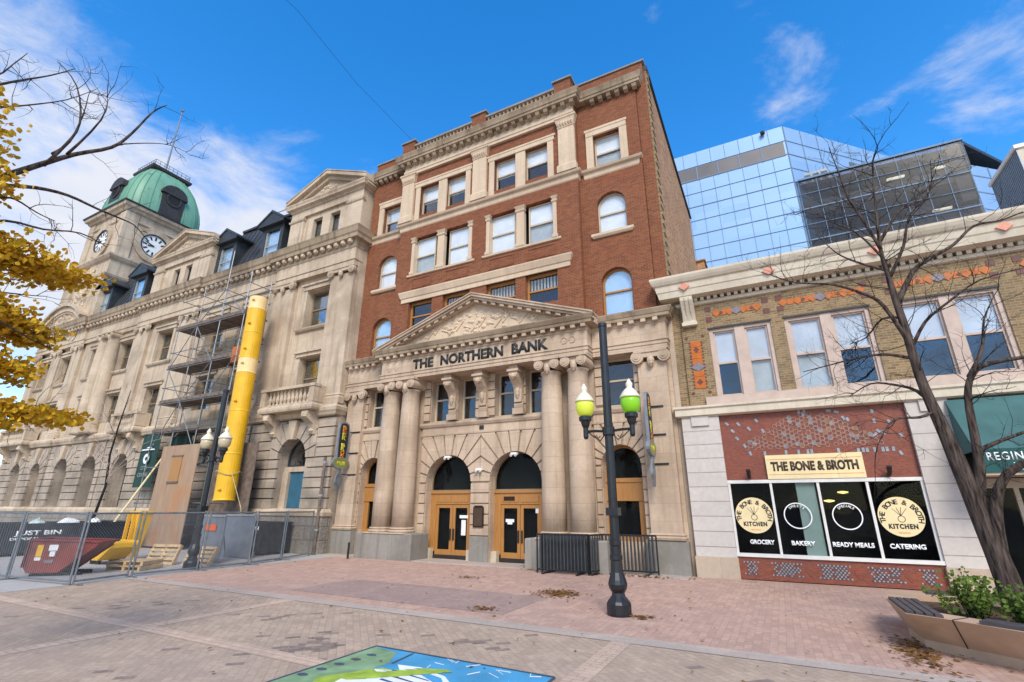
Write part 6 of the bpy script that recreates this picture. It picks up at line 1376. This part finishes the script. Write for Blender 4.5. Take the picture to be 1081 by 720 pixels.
# rotated a little: long axis runs towards the pavement
def rot(p, a=.75, c=(-20.4, 8.3)): x, y, z = p; dx, dy = x-c[0], y-c[1]; dx *= .7; dy *= .75; return (c[0]+dx*cos(a)-dy*sin(a), c[1]+dx*sin(a)+dy*cos(a), z*.92)
def thick(ptsA, ptsB, mb):
    V = [rot(p) for p in ptsA+ptsB]; n = len(ptsA); mb.add(V, [tuple(range(n)), tuple(range(2*n-1, n-1, -1))]+[(i, (i+1) % n, (i+1) % n+n, i+n) for i in range(n) if i != 1])
thick(A_, B_, k); o = obj('hopper', k, 'maroon_paint', ts)
k = MB()
for y in (y0-.02, y1+.02):
    for p, q in (((-21.48, y, 1.14), (-18.72, y, 1.05)), ((-21.5, y, .3), (-21.46, y, 1.14)), ((-20.2, y, .12), (-18.95, y, .92))): k.tube(rot(p), rot(q), .035, None, 6)
k.tube(rot((-21.46, y0, 1.14)), rot((-21.46, y1, 1.14)), .04, None, 6); k.tube(rot((-18.74, y0, 1.05)), rot((-18.74, y1, 1.05)), .04, None, 6); obj('rim', k, 'maroon_paint', ts)
k = MB()
for y in (y0+.3, y1-.3): k.tube(rot((-21.3, y, .06)), rot((-19.4, y, .06)), .06, None, 6)
obj('skid', k, 'black_matt', ts)
# placards stand on the end face of the skip
for (u0, u1, z0, z1, mt) in ((.16, .36, .62, .98, 'yellow_paint'), (.16, .36, .5, .6, 'white_plastic'), (.55, .85, .8, .98, 'white_plastic'), (.62, .8, .62, .78, 'white_plastic'), (.5, .8, .42, .52, 'tile_grey')):
    ya, yb = y0+u0*(y1-y0), y0+u1*(y1-y0); k = MB(); V = [rot((-21.50-.03, y, z)) for y, z in ((ya, z0), (yb, z0), (yb, z1), (ya, z1))]; W_ = [rot((-21.50-.02, y, z)) for y, z in ((ya, z0), (yb, z0), (yb, z1), (ya, z1))]; k.add(V+W_, [(0, 1, 2, 3), (4, 5, 6, 7), (0, 1, 5, 4), (1, 2, 6, 5), (2, 3, 7, 6), (3, 0, 4, 7)])
    V2 = [rot((x, y0-.03, z)) for x, z in ((-21.3+u0*1.1, z0), (-21.3+u1*1.1, z0), (-21.3+u1*1.1, z1), (-21.3+u0*1.1, z1))]; V3 = [rot((x, y0-.005, z)) for x, z in ((-21.3+u0*1.1, z0), (-21.3+u1*1.1, z0), (-21.3+u1*1.1, z1), (-21.3+u0*1.1, z1))]
    k = MB().add(V2+V3, [(0, 1, 2, 3), (4, 5, 6, 7), (0, 1, 5, 4), (1, 2, 6, 5), (2, 3, 7, 6), (3, 0, 4, 7)]); obj('placard', k, mt, ts)
# black skips
def skip(x0, x1, y0, y1, h, lb, faces):
    t_ = thing('black_skip', lb, 'skip', ((x0+x1)/2, (y0+y1)/2, 0), 'black rubbish skips'); k = MB(); t = .05
    k.box(x0, x1, y0, y0+t, .12, h); k.box(x0, x1, y1-t, y1, .12, h); k.box(x0, x0+t, y0+t, y1-t, .12, h); k.box(x1-t, x1, y0+t, y1-t, .12, h); k.box(x0+t, x1-t, y0+t, y1-t, .12, .2)
    obj('body', k, 'skip_black', t_); k = MB()
    for a, b, c, d in ((x0-.04, x1+.04, y0-.05, y0+.02), (x0-.04, x1+.04, y1-.02, y1+.05), (x0-.05, x0+.02, y0, y1), (x1-.02, x1+.05, y0, y1)): k.box(a, b, c, d, h-.02, h+.06)
    n = int((x1-x0)/.9)
    for i in range(n+1): x = x0+(x1-x0-.06)*i/n; k.box(x, x+.06, y0-.04, y0, .12, h-.02)
    obj('rim', k, 'black_paint', t_); k = MB(); k.box(x0+.1, x1-.1, y0+.2, y0+.35, 0, .12); k.box(x0+.1, x1-.1, y1-.35, y1-.2, 0, .12); obj('skid', k, 'black_matt', t_); return t_
b1 = skip(-32.0, -29.0, 8.2, 14.4, 1.25, 'black skip lettered JUST BIN heaped with white rubbish bags at left', 1)
text('lettering', 'JUST BIN', 'lettering_white', b1, (-28.99, 10.6, .84), .18, 1.6, rot=(pi/2, 0, pi/2), bold=.03, depth=.006); text('lettering', 'DISPOSAL', 'lettering_white', b1, (-28.99, 10.2, .64), .1, 1.0, rot=(pi/2, 0, pi/2), bold=.03, depth=.006)
for i, (x, y, r, lb) in enumerate(((-29.7, 10.7, .32, 'pale green rubbish bag heaped on the left black skip'), (-29.9, 11.9, .45, 'largest white rubbish bag heaped on the left black skip'), (-29.8, 12.9, .3, 'small white rubbish bag at the right end of the skip heap'), (-30, 9.2, .3, 'flat grey white bag at the left end of the skip heap'))):
    rn = random.Random(i); k = MB(); pr = [(r*.5, -.3), (r, -.1), (r*1.1, .05), (r*.8, .2), (r*.3, .3), (.03, .33)]; k.lathe((x, y, 1.15), pr, 12); k.v = [(a+rn.gauss(0, .03), b+rn.gauss(0, .04), c+rn.gauss(0, .025)) for a, b, c in k.v]; tag(obj('rubbish_bag', k, 'white_plastic' if i else 'pale_green'), lb, 'bag', 'bags on the black skip')
b2 = skip(-24.6, -20.45, 15.25, 16.75, 1.32, 'black skip behind the fence below the blue boarded doorway', 0)
text('lettering', 'JUST', 'lettering_white', b2, (-23.2, 15.2, 1.02), .16, .8, bold=.03, depth=.006); text('lettering', 'BIN', 'lettering_white', b2, (-23.2, 15.2, .8), .16, .8, bold=.03, depth=.006); text('lettering', 'BIN', 'lettering_white', b2, (-20.9, 15.2, 1.05), .16, .5, bold=.03, depth=.006)
# timber stack beside the left skip
tst = thing('timber_stack', 'low stack of grey boards between the black skip and the stone wall', 'timber stack', (-30, 16, 0))
for i in range(6): obj('board', MB().box(-33+.1*(i % 2), -28+.12*(i % 3), 15.5, 16.6, .1+i*.17, .24+i*.17), 'plank', tst)
# pallets
def pallet(x, y, z, rz, lb, tilt=0):
    t_ = thing('wooden_pallet', lb, 'pallet', (x, y, z), 'timber pallets inside the fence', rz)
    def ch(nm, mb): o = bpy.data.objects.new(nm, bpy.data.meshes.new(nm)); o.data.from_pydata(mb.v, [], mb.f); o.data.materials.append(M['pallet_wood']); C.objects.link(o); o.parent = t_; return o
    for i in range(7): ch('deck_board', MB().box(-.6, .6, -.5+i*.155, -.5+i*.155+.1, .12, .14))
    for i in range(3): ch('bearer', MB().box(-.6, .6, -.5+i*.46, -.42+i*.46, .02, .12)) if 0 else ch('bearer', MB().box(-.6+i*.56, -.52+i*.56, -.5, .53, .02, .12))
    for i in range(3): ch('base_board', MB().box(-.6, .6, -.5+i*.46, -.4+i*.46, 0, .02))
    t_.rotation_euler = (tilt, 0, rz)
pallet(-19.8, 10.1, .01, .4, 'pale pallet lying flat nearest the fence corner'); pallet(-19.85, 10.1, .16, .5, 'second pallet up in the low stack by the fence corner'); pallet(-20.6, 11.4, .15, .3, 'pallet leaning upright behind the flat pallets', 1.2); pallet(-19.2, 11.9, .1, .2, 'pallet leaning beside the grey sheeting', 1.1)
# yellow bins, sheeting and cones
yb_ = thing('yellow_bin', 'upright bright yellow steel bin behind the timber pallets', 'bin', (-22.5, 12.0, 0)); k = MB(); k.rings(-23.9, -23.1, 11.6, 12.0, [(.1, -.15), (1.75, 0), (1.78, .05), (1.85, .05)], True); obj('body', k, 'yellow_paint', yb_)
k = MB()
for x in (-24.0, -23.6, -23.2): k.box(x, x+.07, 11.5, 11.62, .3, 1.75)
obj('rib', k, 'chute_yellow', yb_)
yc = thing('yellow_hopper', 'low yellow tipping hopper between maroon skip and yellow bin', 'skip', (-22.5, 10.4, 0)); k = MB(); k.prism([(-23.2, .15), (-22.4, .15), (-21.7, .6), (-21.7, .75), (-23.3, .8)], 10.1, 11.0); obj('hopper', k, 'yellow_paint', yc); k = MB(); k.box(-23.35, -21.65, 10.05, 10.12, .73, .82); k.box(-23.35, -21.65, 10.98, 11.05, .73, .82); obj('rim', k, 'chute_yellow', yc); k = MB(); k.box(-23.1, -22.5, 10.2, 10.3, 0, .15); k.box(-23.1, -22.5, 10.8, 10.9, 0, .15); obj('skid', k, 'black_matt', yc)
for (x, y, w_, lb, oz) in ((-19.9, 12.6, 1.5, 'grey board leaning behind the fence with an orange label', 1), (-20.6, 14.2, 1.9, 'plain grey board standing right of the lamp post behind the fence', 0)):
    t_ = thing('grey_sheet', lb, 'board', (x, y, 0), 'grey boards inside the fence'); k = MB(); k.box(x-w_/2, x+w_/2, y, y+.06, .05, 1.72); obj('panel', k, 'tarp_grey', t_); k = MB(); k.box(x-w_/2, x+w_/2, y-.03, y, 1.66, 1.74); k.tube((x-w_/3, y+.05, 1.5), (x-w_/3, y+.5, 0), .025); k.tube((x+w_/3, y+.05, 1.5), (x+w_/3, y+.5, 0), .025); obj('frame', k, 'grey_frame', t_)
    if oz: obj('label_plate', MB().box(x-.45, x+.3, y-.035, y-.032, 1.15, 1.38), 'orange_plastic', t_)
t_ = thing('orange_drum', 'short orange drum at the foot of the grey board', 'drum', (-19.5, 12.0, 0)); obj('barrel', MB().lathe((-19.5, 12.0, 0), [(.2, 0), (.21, .02), (.2, .2), (.21, .22), (.19, .45), (.2, .5), (.17, .52)], 14), 'yellow_paint', t_); obj('band', MB().lathe((-19.5, 12.0, 0), [(.212, .25), (.212, .36)], 14), 'orange_plastic', t_)
pp = thing('light_pole', 'slanting pale timber prop leaning against the stone building by the green banner', 'pole', (-30.2, 13.6, 0)); obj('shaft', MB().tube((-30.6, 13.6, .1), (-31.6, 16.3, 4.9), .07, .05, 8), 'sign_cream', pp); obj('shoe', MB().box(-30.75, -30.45, 13.5, 13.7, 0, .12), 'plank', pp)
dp = thing('drain_pipe', 'grey downpipe in the corner between the stone building and the bank', 'pipe', (-18.74, 16.95, 0)); obj('pipe', MB().tube((-18.9, 16.85, .02), (-18.9, 16.85, 4.3), .07, None, 8), 'plank', dp); k = MB()  # dark pipe colour stands in for the shade in this corner
for z in (1, 2.5, 4): k.lathe((-18.9, 16.85, z), [(.085, 0), (.085, .1)], 8)
obj('collar', k, 'grey_frame', dp)
# overhead cable
tag(obj('overhead_cable', MB().path([Vector((-14.4, 6.0, 20.8)), Vector((-16.9, 10.0, 24.4)), Vector((-17.0, 14.0, 23.8)), Vector((-15.75, 17.4, 22.1))], [.008]*4, 4), 'black_matt'), 'thin dark cable rising into the sky from the bank parapet', 'cable')
